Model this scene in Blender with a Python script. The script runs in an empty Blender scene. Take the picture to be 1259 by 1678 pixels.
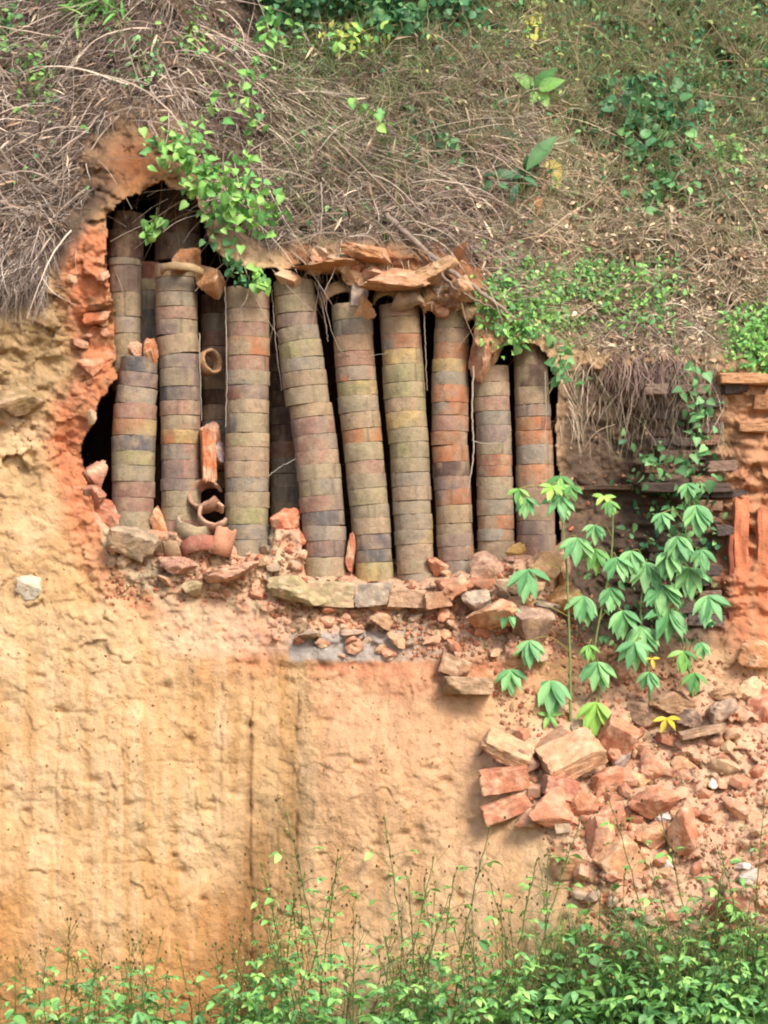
import bpy, bmesh, math, random
import numpy as np
R = math.radians
random.seed(7)
rng = np.random.default_rng(7)
sc = bpy.context.scene
COL = sc.collection

# ------------------------------------------------------------------ camera
PITCH = R(2.0); CAMY = -12.0; CAMZ = 2.65; F = 3360.0; W, H = 1259.0, 1678.0
cd = bpy.data.cameras.new('camera'); cam = bpy.data.objects.new('camera', cd); COL.objects.link(cam)
cam.location = (0, CAMY, CAMZ); cam.rotation_euler = (R(90) + PITCH, 0, 0)
cd.sensor_fit = 'VERTICAL'; cd.sensor_height = 24; cd.lens = 24 * F / H; cd.clip_end = 500
sc.camera = cam
# ------------------------------------------------------------------ light
SUN = np.array([0.42, -0.70, 0.76]); SUN /= np.linalg.norm(SUN)
EL = math.asin(SUN[2]); AZ = math.atan2(SUN[0], SUN[1])
w = bpy.data.worlds.new('World'); sc.world = w; w.use_nodes = True
nt = w.node_tree; nt.nodes.clear()
sky = nt.nodes.new('ShaderNodeTexSky'); sky.sky_type = 'NISHITA'; sky.sun_disc = False
sky.sun_elevation = EL; sky.sun_rotation = AZ; sky.dust_density = 2.5; sky.air_density = 1.0
bg = nt.nodes.new('ShaderNodeBackground'); bg.inputs[1].default_value = 0.15
wo = nt.nodes.new('ShaderNodeOutputWorld')
nt.links.new(sky.outputs[0], bg.inputs[0]); nt.links.new(bg.outputs[0], wo.inputs[0])
ld = bpy.data.lights.new('sun', 'SUN'); ld.energy = 2.2; ld.angle = R(18.0); ld.color = (1.0, 0.95, 0.87)
lo = bpy.data.objects.new('sun', ld); COL.objects.link(lo)
from mathutils import Vector, Matrix, Euler
lo.rotation_euler = Vector(SUN).to_track_quat('Z', 'Y').to_euler(); lo.location = (4, -8, 10)
sc.view_settings.view_transform = 'Standard'; sc.view_settings.look = 'None'
sc.view_settings.exposure = 1.0; sc.view_settings.gamma = 1
sc.cycles.filter_width = 2.0
sc.cycles.max_bounces = 5; sc.cycles.diffuse_bounces = 3; sc.cycles.transparent_max_bounces = 4

# ------------------------------------------------------------------ pixel -> place
def P(u, v, D):
    u, v, D = np.broadcast_arrays(np.asarray(u, float), np.asarray(v, float), np.asarray(D, float))
    a = (u - W / 2) / F; b = (H / 2 - v) / F
    dx = a; dy = math.cos(PITCH) - b * math.sin(PITCH); dz = math.sin(PITCH) + b * math.cos(PITCH)
    t = (D - CAMY) / dy
    return np.stack([t * dx, CAMY + t * dy, CAMZ + t * dz], -1)
def M(px, D=0.0): return px / F * (D - CAMY)

def lin(c):
    c = np.asarray(c, float) / 255.0
    return np.where(c <= 0.04045, c / 12.92, ((c + 0.055) / 1.055) ** 2.4)
def alb(r, g, b, k=0.62): return lin((r, g, b)) * k

# ------------------------------------------------------------------ noise
def _lat(seed): return np.random.default_rng(seed).random((256, 256))
_LC = {}
def vnoise(x, y, seed=0):
    if seed not in _LC: _LC[seed] = _lat(seed)
    L = _LC[seed]
    xi = np.floor(x).astype(int); yi = np.floor(y).astype(int)
    fx = x - xi; fy = y - yi; fx = fx * fx * (3 - 2 * fx); fy = fy * fy * (3 - 2 * fy)
    a = L[xi & 255, yi & 255]; b = L[(xi + 1) & 255, yi & 255]; c = L[xi & 255, (yi + 1) & 255]; d = L[(xi + 1) & 255, (yi + 1) & 255]
    return (a * (1 - fx) + b * fx) * (1 - fy) + (c * (1 - fx) + d * fx) * fy - 0.5
def fbm(x, y, oct=4, seed=0):
    s = 0; a = 1.0
    for i in range(oct):
        s = s + a * vnoise(x * 2 ** i + 17.3 * i, y * 2 ** i + 5.1 * i, seed + i); a *= 0.5
    return s
def cells(x, y, seed=0):
    g = np.random.default_rng(seed); JX = g.random((128, 128)); JY = g.random((128, 128)); HH = g.random((128, 128)); TX = g.random((128, 128)) - .5; TY = g.random((128, 128)) - .5
    xi = np.floor(x).astype(int); yi = np.floor(y).astype(int)
    f1 = np.full(x.shape, 9.0); f2 = np.full(x.shape, 9.0); hh = np.zeros(x.shape)
    for i in (-1, 0, 1):
        for j in (-1, 0, 1):
            cx = (xi + i) & 127; cy = (yi + j) & 127
            dx = xi + i + JX[cx, cy] - x; dy = yi + j + JY[cx, cy] - y
            d = np.sqrt(dx * dx + dy * dy)
            near = d < f1
            f2 = np.where(near, f1, np.minimum(f2, d))
            hh = np.where(near, HH[cx, cy] - .5 + dx * TX[cx, cy] * 1.6 + dy * TY[cx, cy] * 1.6, hh)
            f1 = np.where(near, d, f1)
    return hh, f2 - f1
def sstep(a, b, x):
    t = np.clip((x - a) / (b - a), 0, 1); return t * t * (3 - 2 * t)
def tab(x, pts):
    pts = sorted(pts); return np.interp(x, [p[0] for p in pts], [p[1] for p in pts])
def inpoly(x, y, poly):
    ins = np.zeros(x.shape, bool); n = len(poly)
    for i in range(n):
        x0, y0 = poly[i]; x1, y1 = poly[(i + 1) % n]
        if y0 == y1: continue
        c = ((y0 > y) != (y1 > y)) & (x < (x1 - x0) * (y - y0) / (y1 - y0) + x0)
        ins ^= c
    return ins
def polydist(x, y, poly, closed=True):
    best = np.full(x.shape, 1e9); n = len(poly)
    for i in range(n if closed else n - 1):
        x0, y0 = poly[i]; x1, y1 = poly[(i + 1) % n]
        dx, dy = x1 - x0, y1 - y0; L = dx * dx + dy * dy + 1e-9
        t = np.clip(((x - x0) * dx + (y - y0) * dy) / L, 0, 1)
        best = np.minimum(best, np.hypot(x - x0 - t * dx, y - y0 - t * dy))
    return best
def gauss(u, v, cu, cv, su, sv): return np.exp(-((u - cu) / su) ** 2 - ((v - cv) / sv) ** 2)

# ------------------------------------------------------------------ tags
def tag(o, label=None, cat=None, group=None, kind=None):
    if label: o['label'] = label
    if cat: o['category'] = cat
    if group: o['group'] = group
    if kind: o['kind'] = kind
    return o
def empty(name, loc, label, cat, group=None):
    o = bpy.data.objects.new(name, None); COL.objects.link(o); o.location = loc; o.empty_display_size = 0.1
    return tag(o, label, cat, group)

class Acc:
    def __init__(s): s.v = []; s.f = []; s.c = []; s.n = 0
    def add(s, v, f, c):
        v = np.asarray(v, float).reshape(-1, 3); f = np.asarray(f, np.int64)
        c = np.asarray(c, float)
        if c.ndim == 1: c = np.tile(c, (len(v), 1))
        s.v.append(v); s.f.append(f + s.n); s.c.append(c); s.n += len(v)
    def build(s, name, mat, parent=None, smooth=True, origin=None):
        V = np.concatenate(s.v); C = np.concatenate(s.c)
        if origin is not None: V = V - np.asarray(origin)
        me = bpy.data.meshes.new(name)
        me.vertices.add(len(V)); me.vertices.foreach_set('co', V.astype(np.float32).ravel())
        nl = sum(f.size for f in s.f); npoly = sum(len(f) for f in s.f)
        me.loops.add(nl); me.polygons.add(npoly)
        me.loops.foreach_set('vertex_index', np.concatenate([f.ravel() for f in s.f]).astype(np.int32))
        tot = np.concatenate([np.full(len(f), f.shape[1]) for f in s.f])
        st = np.concatenate([[0], np.cumsum(tot)[:-1]])
        me.polygons.foreach_set('loop_start', st.astype(np.int32))
        me.polygons.foreach_set('use_smooth', np.full(npoly, smooth))
        me.update(calc_edges=True)
        ca = me.color_attributes.new('Col', 'FLOAT_COLOR', 'POINT')
        ca.data.foreach_set('color', np.concatenate([np.clip(C, 0.003, 1), np.ones((len(C), 1))], 1).astype(np.float32).ravel())
        me.materials.append(mat)
        o = bpy.data.objects.new(name, me); COL.objects.link(o)
        if parent is not None: o.parent = parent
        elif origin is not None: o.location = origin
        return o

# ------------------------------------------------------------------ materials
def mat_col(name, rough=0.9, bumps=((40, 0.01),), var=0.25, varscale=12, translucent=0.0, hue=None, stretch=(1, 1, 1), spec=0.2, spots=0.0, dust=0.0):
    m = bpy.data.materials.new(name); m.use_nodes = True; t = m.node_tree; N = t.nodes; L = t.links
    b = N['Principled BSDF']; b.inputs['Roughness'].default_value = rough
    b.inputs['Specular IOR Level'].default_value = spec
    at = N.new('ShaderNodeAttribute'); at.attribute_name = 'Col'
    tc = N.new('ShaderNodeTexCoord'); mp = N.new('ShaderNodeMapping'); mp.inputs['Scale'].default_value = stretch
    oi = N.new('ShaderNodeObjectInfo'); mu = N.new('ShaderNodeVectorMath'); mu.operation = 'ADD'
    L.new(tc.outputs['Object'], mp.inputs[0]); L.new(mp.outputs[0], mu.inputs[0])
    sc_ = N.new('ShaderNodeMath'); sc_.operation = 'MULTIPLY'; sc_.inputs[1].default_value = 37.0
    L.new(oi.outputs['Random'], sc_.inputs[0]); L.new(sc_.outputs[0], mu.inputs[1])
    vec = mu.outputs[0]
    col = at.outputs['Color']
    if var > 0:
        n1 = N.new('ShaderNodeTexNoise'); n1.inputs['Scale'].default_value = varscale; n1.inputs['Detail'].default_value = 8; n1.inputs['Roughness'].default_value = 0.7
        L.new(vec, n1.inputs['Vector'])
        mr = N.new('ShaderNodeMapRange'); mr.inputs[1].default_value = 0.25; mr.inputs[2].default_value = 0.75
        mr.inputs[3].default_value = 1 - var; mr.inputs[4].default_value = 1 + var
        L.new(n1.outputs[0], mr.inputs[0])
        mm = N.new('ShaderNodeVectorMath'); mm.operation = 'SCALE'
        L.new(col, mm.inputs[0]); L.new(mr.outputs[0], mm.inputs['Scale']); col = mm.outputs[0]
    if spots > 0:
        n2 = N.new('ShaderNodeTexNoise'); n2.inputs['Scale'].default_value = 55; n2.inputs['Detail'].default_value = 4
        L.new(vec, n2.inputs['Vector'])
        cr = N.new('ShaderNodeMapRange'); cr.inputs[1].default_value = 0.60; cr.inputs[2].default_value = 0.68; cr.inputs[3].default_value = 0; cr.inputs[4].default_value = spots
        L.new(n2.outputs[0], cr.inputs[0])
        mx = N.new('ShaderNodeMix'); mx.data_type = 'RGBA'; mx.inputs['B'].default_value = (0.10, 0.075, 0.05, 1)
        L.new(cr.outputs[0], mx.inputs['Factor']); L.new(col, mx.inputs['A']); col = mx.outputs['Result']
    if dust > 0:
        ge = N.new('ShaderNodeNewGeometry'); m2 = N.new('ShaderNodeMapping'); m2.inputs['Scale'].default_value = (1.6, 1.0, .7); L.new(ge.outputs['Position'], m2.inputs[0])
        for sc2, lo_t, hi_t, cc, am in ((7, .50, .66, (.30, .235, .16, 1), dust), (11, .58, .68, (.10, .08, .065, 1), dust * .9), (34, .56, .64, (.36, .28, .19, 1), dust * .6)):
            n3 = N.new('ShaderNodeTexNoise'); n3.inputs['Scale'].default_value = sc2; n3.inputs['Detail'].default_value = 6; n3.inputs['Roughness'].default_value = .65; L.new(m2.outputs[0], n3.inputs['Vector'])
            r3 = N.new('ShaderNodeMapRange'); r3.inputs[1].default_value = lo_t; r3.inputs[2].default_value = hi_t; r3.inputs[4].default_value = am; L.new(n3.outputs[0], r3.inputs[0])
            x3 = N.new('ShaderNodeMix'); x3.data_type = 'RGBA'; x3.inputs['B'].default_value = cc; L.new(r3.outputs[0], x3.inputs['Factor']); L.new(col, x3.inputs['A']); col = x3.outputs['Result']
    L.new(col, b.inputs['Base Color'])
    prev = None
    for s, d in bumps:
        nn = N.new('ShaderNodeTexNoise'); nn.inputs['Scale'].default_value = s; nn.inputs['Detail'].default_value = 7; nn.inputs['Roughness'].default_value = 0.65
        L.new(vec, nn.inputs['Vector'])
        bp = N.new('ShaderNodeBump'); bp.inputs['Strength'].default_value = 1.0; bp.inputs['Distance'].default_value = d
        L.new(nn.outputs[0], bp.inputs['Height'])
        if prev: L.new(prev, bp.inputs['Normal'])
        prev = bp.outputs[0]
    if prev: L.new(prev, b.inputs['Normal'])
    if translucent > 0:
        out = N['Material Output']; tr = N.new('ShaderNodeBsdfTranslucent'); ms = N.new('ShaderNodeMixShader'); ms.inputs[0].default_value = translucent
        L.new(col, tr.inputs[0]); L.new(b.outputs[0], ms.inputs[1]); L.new(tr.outputs[0], ms.inputs[2]); L.new(ms.outputs[0], out.inputs[0])
    return m
M_EARTH = mat_col('earth', 0.95, ((14, 0.016), (60, 0.010), (190, 0.004)), 0.18, 9, spots=0.30)
M_CLAY = mat_col('fired_clay', 0.8, ((18, 0.008), (90, 0.005)), 0.34, 16, spec=0.25, stretch=(1, 1, 1.3), spots=0.5, dust=.42)
M_STONE = mat_col('stone', 0.9, ((25, 0.012), (110, 0.006)), 0.28, 16, spots=0.35, dust=.0)
M_STRAW = mat_col('dead_stems', 0.85, (), 0.25, 8)
M_LEAF = mat_col('leaves', 0.5, (), 0.22, 18, translucent=0.32, spec=0.35)
M_WOOD = mat_col('branch_bark', 0.85, ((60, 0.004),), 0.3, 30)

# ------------------------------------------------------------------ the hillside
CAV = [(176, 352), (205, 330), (240, 312), (280, 300), (318, 318), (345, 400), (380, 440), (440, 452), (470, 440), (520, 436), (560, 446), (592, 446), (606, 470), (640, 488), (690, 496), (700, 512),
       (728, 508), (772, 512), (784, 572), (812, 586), (838, 566), (880, 564), (912, 600), (918, 760), (922, 900), (905, 960), (820, 985), (700, 992), (560, 990), (440, 985),
       (330, 982), (260, 980), (205, 945), (165, 895), (158, 830), (140, 775), (132, 740), (150, 690), (160, 655), (192, 622), (190, 560), (180, 480), (176, 420)]
ROOF = [(-2500, 460), (0, 480), (90, 470), (140, 400), (176, 345), (240, 308), (290, 295), (340, 395), (440, 448), (520, 434), (640, 436), (700, 452), (770, 478), (830, 535), (912, 590), (1000, 600), (1100, 605), (3800, 605)]
FLO = [(130, 800), (180, 862), (262, 872), (330, 868), (345, 905), (372, 904), (440, 906), (452, 866), (492, 868), (500, 940), (560, 944), (640, 954), (720, 946), (780, 936), (840, 914), (920, 908)]
def earth(u, v):
    """depth behind the column fronts, and the soil's own colour, for a spot of the slope"""
    wu = u + 14 * fbm(u / 40, v / 40, 3, 11); wv = v + 16 * fbm(u / 26, v / 26, 3, 21)
    left = tab(v, [(1900, -.45), (1678, -.32), (1300, -.16), (1100, -.06), (985, .03), (900, .05), (480, .14), (300, .2)])
    right = tab(v, [(1900, -.4), (1200, .1), (1080, .18), (1000, .30), (900, .38), (600, .46), (300, .5)])
    wr = sstep(860, 960, u)
    D = left * (1 - wr) + right * wr
    rl = tab(u, ROOF)
    up = np.maximum(0, rl - v)
    D = D + up / 280 * 0.92 * sstep(0, 60, up)
    D = D - 0.26 * gauss(u, v, 40, 340, 130, 150) - 0.06 * gauss(u, v, 560, 330, 150, 90) - .05 * gauss(u, v, 1130, 560, 170, 60)
    D = D + 0.14 * gauss(u, v, 1010, 800, 80, 220) - 0.10 * gauss(u, v, 1235, 850, 50, 260)
    xb = tab(v, [(1060, 930), (1150, 860), (1240, 810), (1340, 900), (1450, 1000), (1678, 1110), (2000, 1200)])
    tal = tab(v, [(-3000, 90), (0, 30), (600, 9), (900, 1.6), (1010, .55), (1060, .3), (1150, .05), (1300, -.35), (1450, -.72), (1678, -1.2), (1900, -1.7), (2000, -1.9)]) + 0.0013 * np.maximum(0, xb - u)
    tm = sstep(0.10, -0.06, tal - D)
    D = np.minimum(D, tal)
    tm = tm * sstep(-70, 10, u + 40 * fbm(u / 40, v / 40, 3, 25) - xb)
    # relief
    big = fbm(u / 210, v / 210, 3, 3)
    med = fbm(u / 60, v / 60, 4, 31)
    c1, e1 = cells(wu / 46, wv / 30, 5); c2, e2 = cells(wu / 17, wv / 13, 6)
    smooth = np.maximum(sstep(960, 1120, v) * (1 - tm * sstep(860, 960, u)), .8 * sstep(740, 830, v) * sstep(150, 100, u))
    rough = 1 - 0.80 * smooth
    grassy = sstep(-10, 60, rl - v)
    D = D + sstep(0, 50, rl - v) * (0.16 * fbm(u / 75, v / 55, 2, 12) + .10 * sstep(.12, .38, fbm(u / 26, v / 24, 2, 13))) * (1 - gauss(u, v, 225, 265, 90, 70))
    D = D + 0.09 * big + rough * (0.07 * med + 0.040 * c1 * (.4 + 1.2 * np.clip(.5 + 2 * fbm(u / 90, v / 80, 2, 14), 0, 1)) + 0.016 * c2 + .02 * fbm(u / 11, v / 9, 3, 15)) + tm * 0.03 * c1
    c3, e3 = cells(wu / 70 + 40, wv / 52 + 40, 8)
    D = D + smooth * (0.006 * c3 + .003 * c2 + .010 * fbm(u / 20, v / 46, 3, 16) + .006 * fbm(u / 5, v / 14, 2, 18))
    # upright cracks and a shallow rain gully in the clay face
    for cu, d0, va, vb_, ww in ((410, .020, 1060, 1690, 1.9), (487, .012, 1090, 1480, 2.0), (362, .010, 1080, 1420, 1.8), (92, .008, 1050, 1500, 1.8), (200, .008, 1130, 1380, 1.8), (318, .009, 1250, 1480, 1.8), (455, .008, 1150, 1600, 1.8)):
        xx = cu + 6 * fbm(v / 60, v * 0 + cu, 2, 40) + 2.5 * fbm(v / 9, v * 0 + cu, 2, 41)
        D = D + d0 * np.clip(1.0 + 2.2 * fbm(v / 28, v * 0 + cu, 2, 44), .15, 1.9) * np.exp(-((u - xx) / ww) ** 2) * sstep(va, va + 60, v) * sstep(vb_, vb_ - 60, v)
    D = D + 0.05 * gauss(u, v, 395, 1580, 22, 200) - 0.035 * sstep(487, 520, u) * sstep(760, 700, u) * sstep(1080, 1110, v) * sstep(1678, 1400, v)
    for hv, ha, hb in ((1166, 60, 170), (1250, 230, 400), (1316, 20, 90), (1358, 210, 330), (1292, 90, 200), (1410, 150, 250)):
        yy = hv + 10 * fbm(u / 45, u * 0 + hv, 2, 50)
        D = D + 0.009 * np.exp(-((v - yy) / 1.8) ** 2) * sstep(ha, ha + 20, u) * sstep(hb, hb - 20, u)
    # little picks and holes
    g = np.random.default_rng(3)
    for _ in range(70):
        pu, pv = g.uniform(0, 800), g.uniform(1000, 1560)
        s = g.uniform(3, 9); D = D + g.uniform(.01, .035) * gauss(u, v, pu, pv, s * 1.6, s)
    # layered courses in the wall at the right
    wl = sstep(960, 1060, u) * sstep(610, 640, v) * sstep(1060, 1000, v)
    D = D + wl * (0.07 * vnoise(u / 90, v / 13, 61) + 0.04 * vnoise(u / 30, v / 8, 62))
    ledge = sstep(430, 480, u) * sstep(900, 860, u) * sstep(985, 995, v) * sstep(1100, 1080, v)
    D = D + ledge * (0.03 * c1 + 0.02 * c2) * sstep(1062, 1040, v) - .03 * ledge * sstep(1030, 1045, v)
    # the kiln chamber
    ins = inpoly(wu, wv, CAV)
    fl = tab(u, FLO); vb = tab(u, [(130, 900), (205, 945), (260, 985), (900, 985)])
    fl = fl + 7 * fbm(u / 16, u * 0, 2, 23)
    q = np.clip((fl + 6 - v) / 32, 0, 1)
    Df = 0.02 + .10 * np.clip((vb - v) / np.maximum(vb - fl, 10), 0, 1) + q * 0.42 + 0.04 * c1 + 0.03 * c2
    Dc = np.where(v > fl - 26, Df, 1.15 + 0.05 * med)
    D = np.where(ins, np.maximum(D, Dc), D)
    # ---------------- colours of the soils
    n1 = fbm(u / 150, v / 150, 4, 71); n2 = fbm(u / 45, v / 45, 4, 81); n3 = fbm(u / 14, v / 12, 3, 91)
    def S(c): return alb(*c)[None, :] * np.ones(u.shape + (1,)) if u.ndim == 1 else np.ones(u.shape + (1,)) * alb(*c)
    def mix(a, c, m): return a * (1 - m[..., None]) + np.ones(a.shape) * alb(*c) * m[..., None]
    C = S((242, 200, 148))
    C = mix(C, (236, 186, 128), np.clip(0.4 + 1.3 * n1, 0, 1))
    C = mix(C, (246, 204, 160), np.clip(0.2 + 1.6 * n2, 0, 1) * .6)
    C = mix(C, (226, 156, 88), sstep(1350, 1640, v + 160 * n1) * sstep(560, 380, u) * .75)
    st = fbm(u / 16, v / 240, 3, 19) * sstep(1020, 1100, v)
    C = mix(C, (222, 168, 108), np.clip(1.8 * st, 0, .5) * (1 - tm)); C = mix(C, (250, 214, 168), np.clip(-1.2 * st, 0, .28) * (1 - tm))
    C = mix(C, (168, 116, 68), gauss(u + 30 * n2, v, 395, 1580, 52, 190) * .75)
    C = mix(C, (150, 104, 62), np.clip(.6 + 2.4 * fbm(v / 40, v * 0 + 3, 2, 45), 0, 1) * np.exp(-((u - 409 - 6 * fbm(v / 60, v * 0 + 410, 2, 40)) / 6) ** 2) * sstep(1060, 1200, v) * .6)
    C = mix(C, (190, 148, 98), np.exp(-((u - 482) / 9) ** 2) * sstep(1100, 1180, v) * sstep(1560, 1400, v) * .7)
    C = mix(C, (160, 118, 70), gauss(u + 30 * n2, v, 455, 1420, 55, 130) * .7)
    C = mix(C, (242, 188, 144), sstep(500, 540, u) * sstep(1000, 760, u) * sstep(1700, 1150, v) * .8)
    C = mix(C, (222, 136, 98), sstep(490, 520, u + 14 * n3) * sstep(930, 840, u) * sstep(1074, 1092, v + 14 * n3) * sstep(1165, 1095, v + 90 * n2 + 30 * n3) * np.clip(.75 + 1.2 * n2, .2, 1) * .8)
    C = mix(C, (216, 128, 92), gauss(u, v + 40 * n2, 400, 1040, 75, 60) * .7)
    # upper left clay, greyer and weathered
    C = mix(C, (204, 170, 122), sstep(760, 640, v + 150 * n2) * sstep(240, 120, u) * .8)
    # red burnt rim of the chamber
    rim = [(185, 330), (150, 400), (140, 480), (165, 560), (175, 620), (130, 680), (122, 740), (140, 800), (150, 870), (190, 940), (250, 985), (330, 1005)]
    rd = polydist(u + 18 * n2, v + 18 * n2, rim, False)
    C = mix(C, (238, 150, 104), .95 * sstep(66, 20, rd + 20 * n2) * sstep(330, 400, v) * (1 - .6 * sstep(800, 960, v)))
    C = mix(C, (235, 160, 120), sstep(0.05, .4, n3) * sstep(70, 14, rd) * .8)
    C = mix(C, (170, 140, 100), np.clip(2.8 * n2 + .05, 0, 1) * sstep(80, 30, rd) * sstep(740, 640, v) * .75)
    C = mix(C, (168, 104, 62), gauss(u, v, 225, 270, 90, 70))
    # broken, pinkish soil of ledge and slope
    pk = np.maximum(sstep(950, 985, v) * sstep(1085, 1060, v) * sstep(240, 300, u) * sstep(960, 900, u), tm)
    pk = np.maximum(pk, ins * 1.0 * (v > fl - 26))
    C = mix(C, (246, 198, 162), pk * .92)
    C = mix(C, (240, 208, 164), pk * np.clip(.2 + 2.2 * n2, 0, 1) * .8)
    C = mix(C, (228, 160, 124), pk * np.clip(2.5 * n3 - .1, 0, 1) * .7)
    C = mix(C, (184, 160, 134), sstep(985, 1010, v) * sstep(1090, 1070, v) * sstep(560, 640, u) * sstep(940, 880, u) * np.clip(.55 + 2 * n2, 0, 1) * .8)
    C = mix(C, (200, 190, 180), sstep(468, 480, u + 8 * n3) * sstep(640 + 120, 560, u) * sstep(1030, 1042, v + 8 * n3) * sstep(1088, 1078, v + 6 * n3) * .9)
    C = mix(C, (160, 148, 122), gauss(u + 30 * n3, v, 255, 935, 45, 40) * .8)
    C = mix(C, (165, 112, 84), gauss(u, v, 1010, 1080, 130, 55) * .7)
    # wall at the right
    rw = sstep(900, 940, u) * sstep(580, 620, v) * sstep(1075, 1040, v + 30 * n2)
    C = mix(C, (186, 150, 120), rw)
    C = mix(C, (206, 160, 120), rw * np.clip(.2 + 2.3 * n2, 0, 1))
    C = mix(C, (140, 112, 92), rw * np.clip(2.6 * n3 - .1, 0, 1) * .7)
    C = mix(C, (112, 94, 80), rw * sstep(1190, 1150, u) * np.clip(.5 + 1.8 * n2 + .5 * sstep(640, 720, v), 0, 1) * .85); C = mix(C, (92, 76, 64), rw * gauss(u, v, 1040, 900, 110, 170) * .8)
    C = mix(C, (222, 166, 122), sstep(1150, 1200, u) * sstep(590, 610, v) * sstep(1080, 1040, v) * .85)
    C = mix(C, (236, 142, 100), np.maximum(gauss(u + 8 * n2, v, 1215, 930, 16, 150), gauss(u + 8 * n2, v, 1250, 960, 12, 150)) * .95)
    C = mix(C, (140, 72, 52), gauss(u, v, 1185, 960, 12, 90) * .8)
    # dark leaf mould under the dead grass
    top = grassy * (1 - .9 * gauss(u, v, 225, 265, 90, 70))
    C = mix(C, (130, 108, 88), top)
    C = mix(C, (150, 130, 102), top * sstep(700, 900, u) * .7)
    C = mix(C, (178, 120, 80), sstep(395, 425, v + 25 * n2) * sstep(455, 490, u) * sstep(850, 760, u) * sstep(40, -10, v - rl) * .9)
    C = mix(C, (78, 56, 46), ins * (v <= fl - 26) * 1.0)  # chamber interior above its floor, coloured dark brown
    C = C * (1 + 0.22 * n3 + .12 * n2)[..., None]
    return D, np.clip(C, 0.01, 1)

def axis(lo, a, b, hi, fine, coarse_n):
    f = np.arange(a, b + .1, fine)
    g = np.linspace(0, 1, coarse_n + 1)[1:] ** 2.2
    return np.concatenate([(a - (a - lo) * g)[::-1], f, b + (hi - b) * g])
US = axis(-2600, -60, 1320, 3860, 2.6, 70); VS = axis(-2300, -40, 1720, 2050, 2.6, 60)
UU, VV = np.meshgrid(US, VS)
DD, CC = earth(UU, VV)
PP = P(UU, VV, DD)
nv, nu = UU.shape
ii = (np.arange(nv - 1)[:, None] * nu + np.arange(nu - 1)[None, :]).ravel()
FF = np.stack([ii, ii + nu, ii + nu + 1, ii + 1], 1)
a = Acc(); a.add(PP.reshape(-1, 3), FF, CC.reshape(-1, 3))
hill = a.build('hillside', M_EARTH); tag(hill, kind='structure')
def surfD(u, v):
    u = np.asarray(u, float); v = np.asarray(v, float)
    i = np.clip(np.searchsorted(US, u) - 1, 0, nu - 2); j = np.clip(np.searchsorted(VS, v) - 1, 0, nv - 2)
    fu = (u - US[i]) / (US[i + 1] - US[i]); fv = (v - VS[j]) / (VS[j + 1] - VS[j])
    return (DD[j, i] * (1 - fu) + DD[j, i + 1] * fu) * (1 - fv) + (DD[j + 1, i] * (1 - fu) + DD[j + 1, i + 1] * fu) * fv
def surf(u, v, off=0.0): return P(u, v, surfD(u, v) + off)
def surfN(u, v):
    p0 = surf(u, v); p1 = surf(u + 8, v); p2 = surf(u, v + 8)
    n = np.cross(p2 - p0, p1 - p0); n /= np.linalg.norm(n, axis=-1, keepdims=True) + 1e-9
    n = np.where(n[..., 1:2] > 0, -n, n); return n

# ground in front of the bank
a = Acc(); gx = axis(-90, -4, 4, 90, .25, 14); gy = axis(-90, -5, 2, 60, .25, 12)
GX, GY = np.meshgrid(gx, gy); GZ = 0.05 * fbm(GX, GY, 3, 5) * (np.abs(GX) < 20)
gi = (np.arange(len(gy) - 1)[:, None] * len(gx) + np.arange(len(gx) - 1)[None, :]).ravel()
a.add(np.stack([GX, GY, GZ], -1).reshape(-1, 3), np.stack([gi, gi + 1, gi + 1 + len(gx), gi + len(gx)], 1), alb(150, 112, 72))
tag(a.build('ground', M_EARTH), kind='structure')

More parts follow.
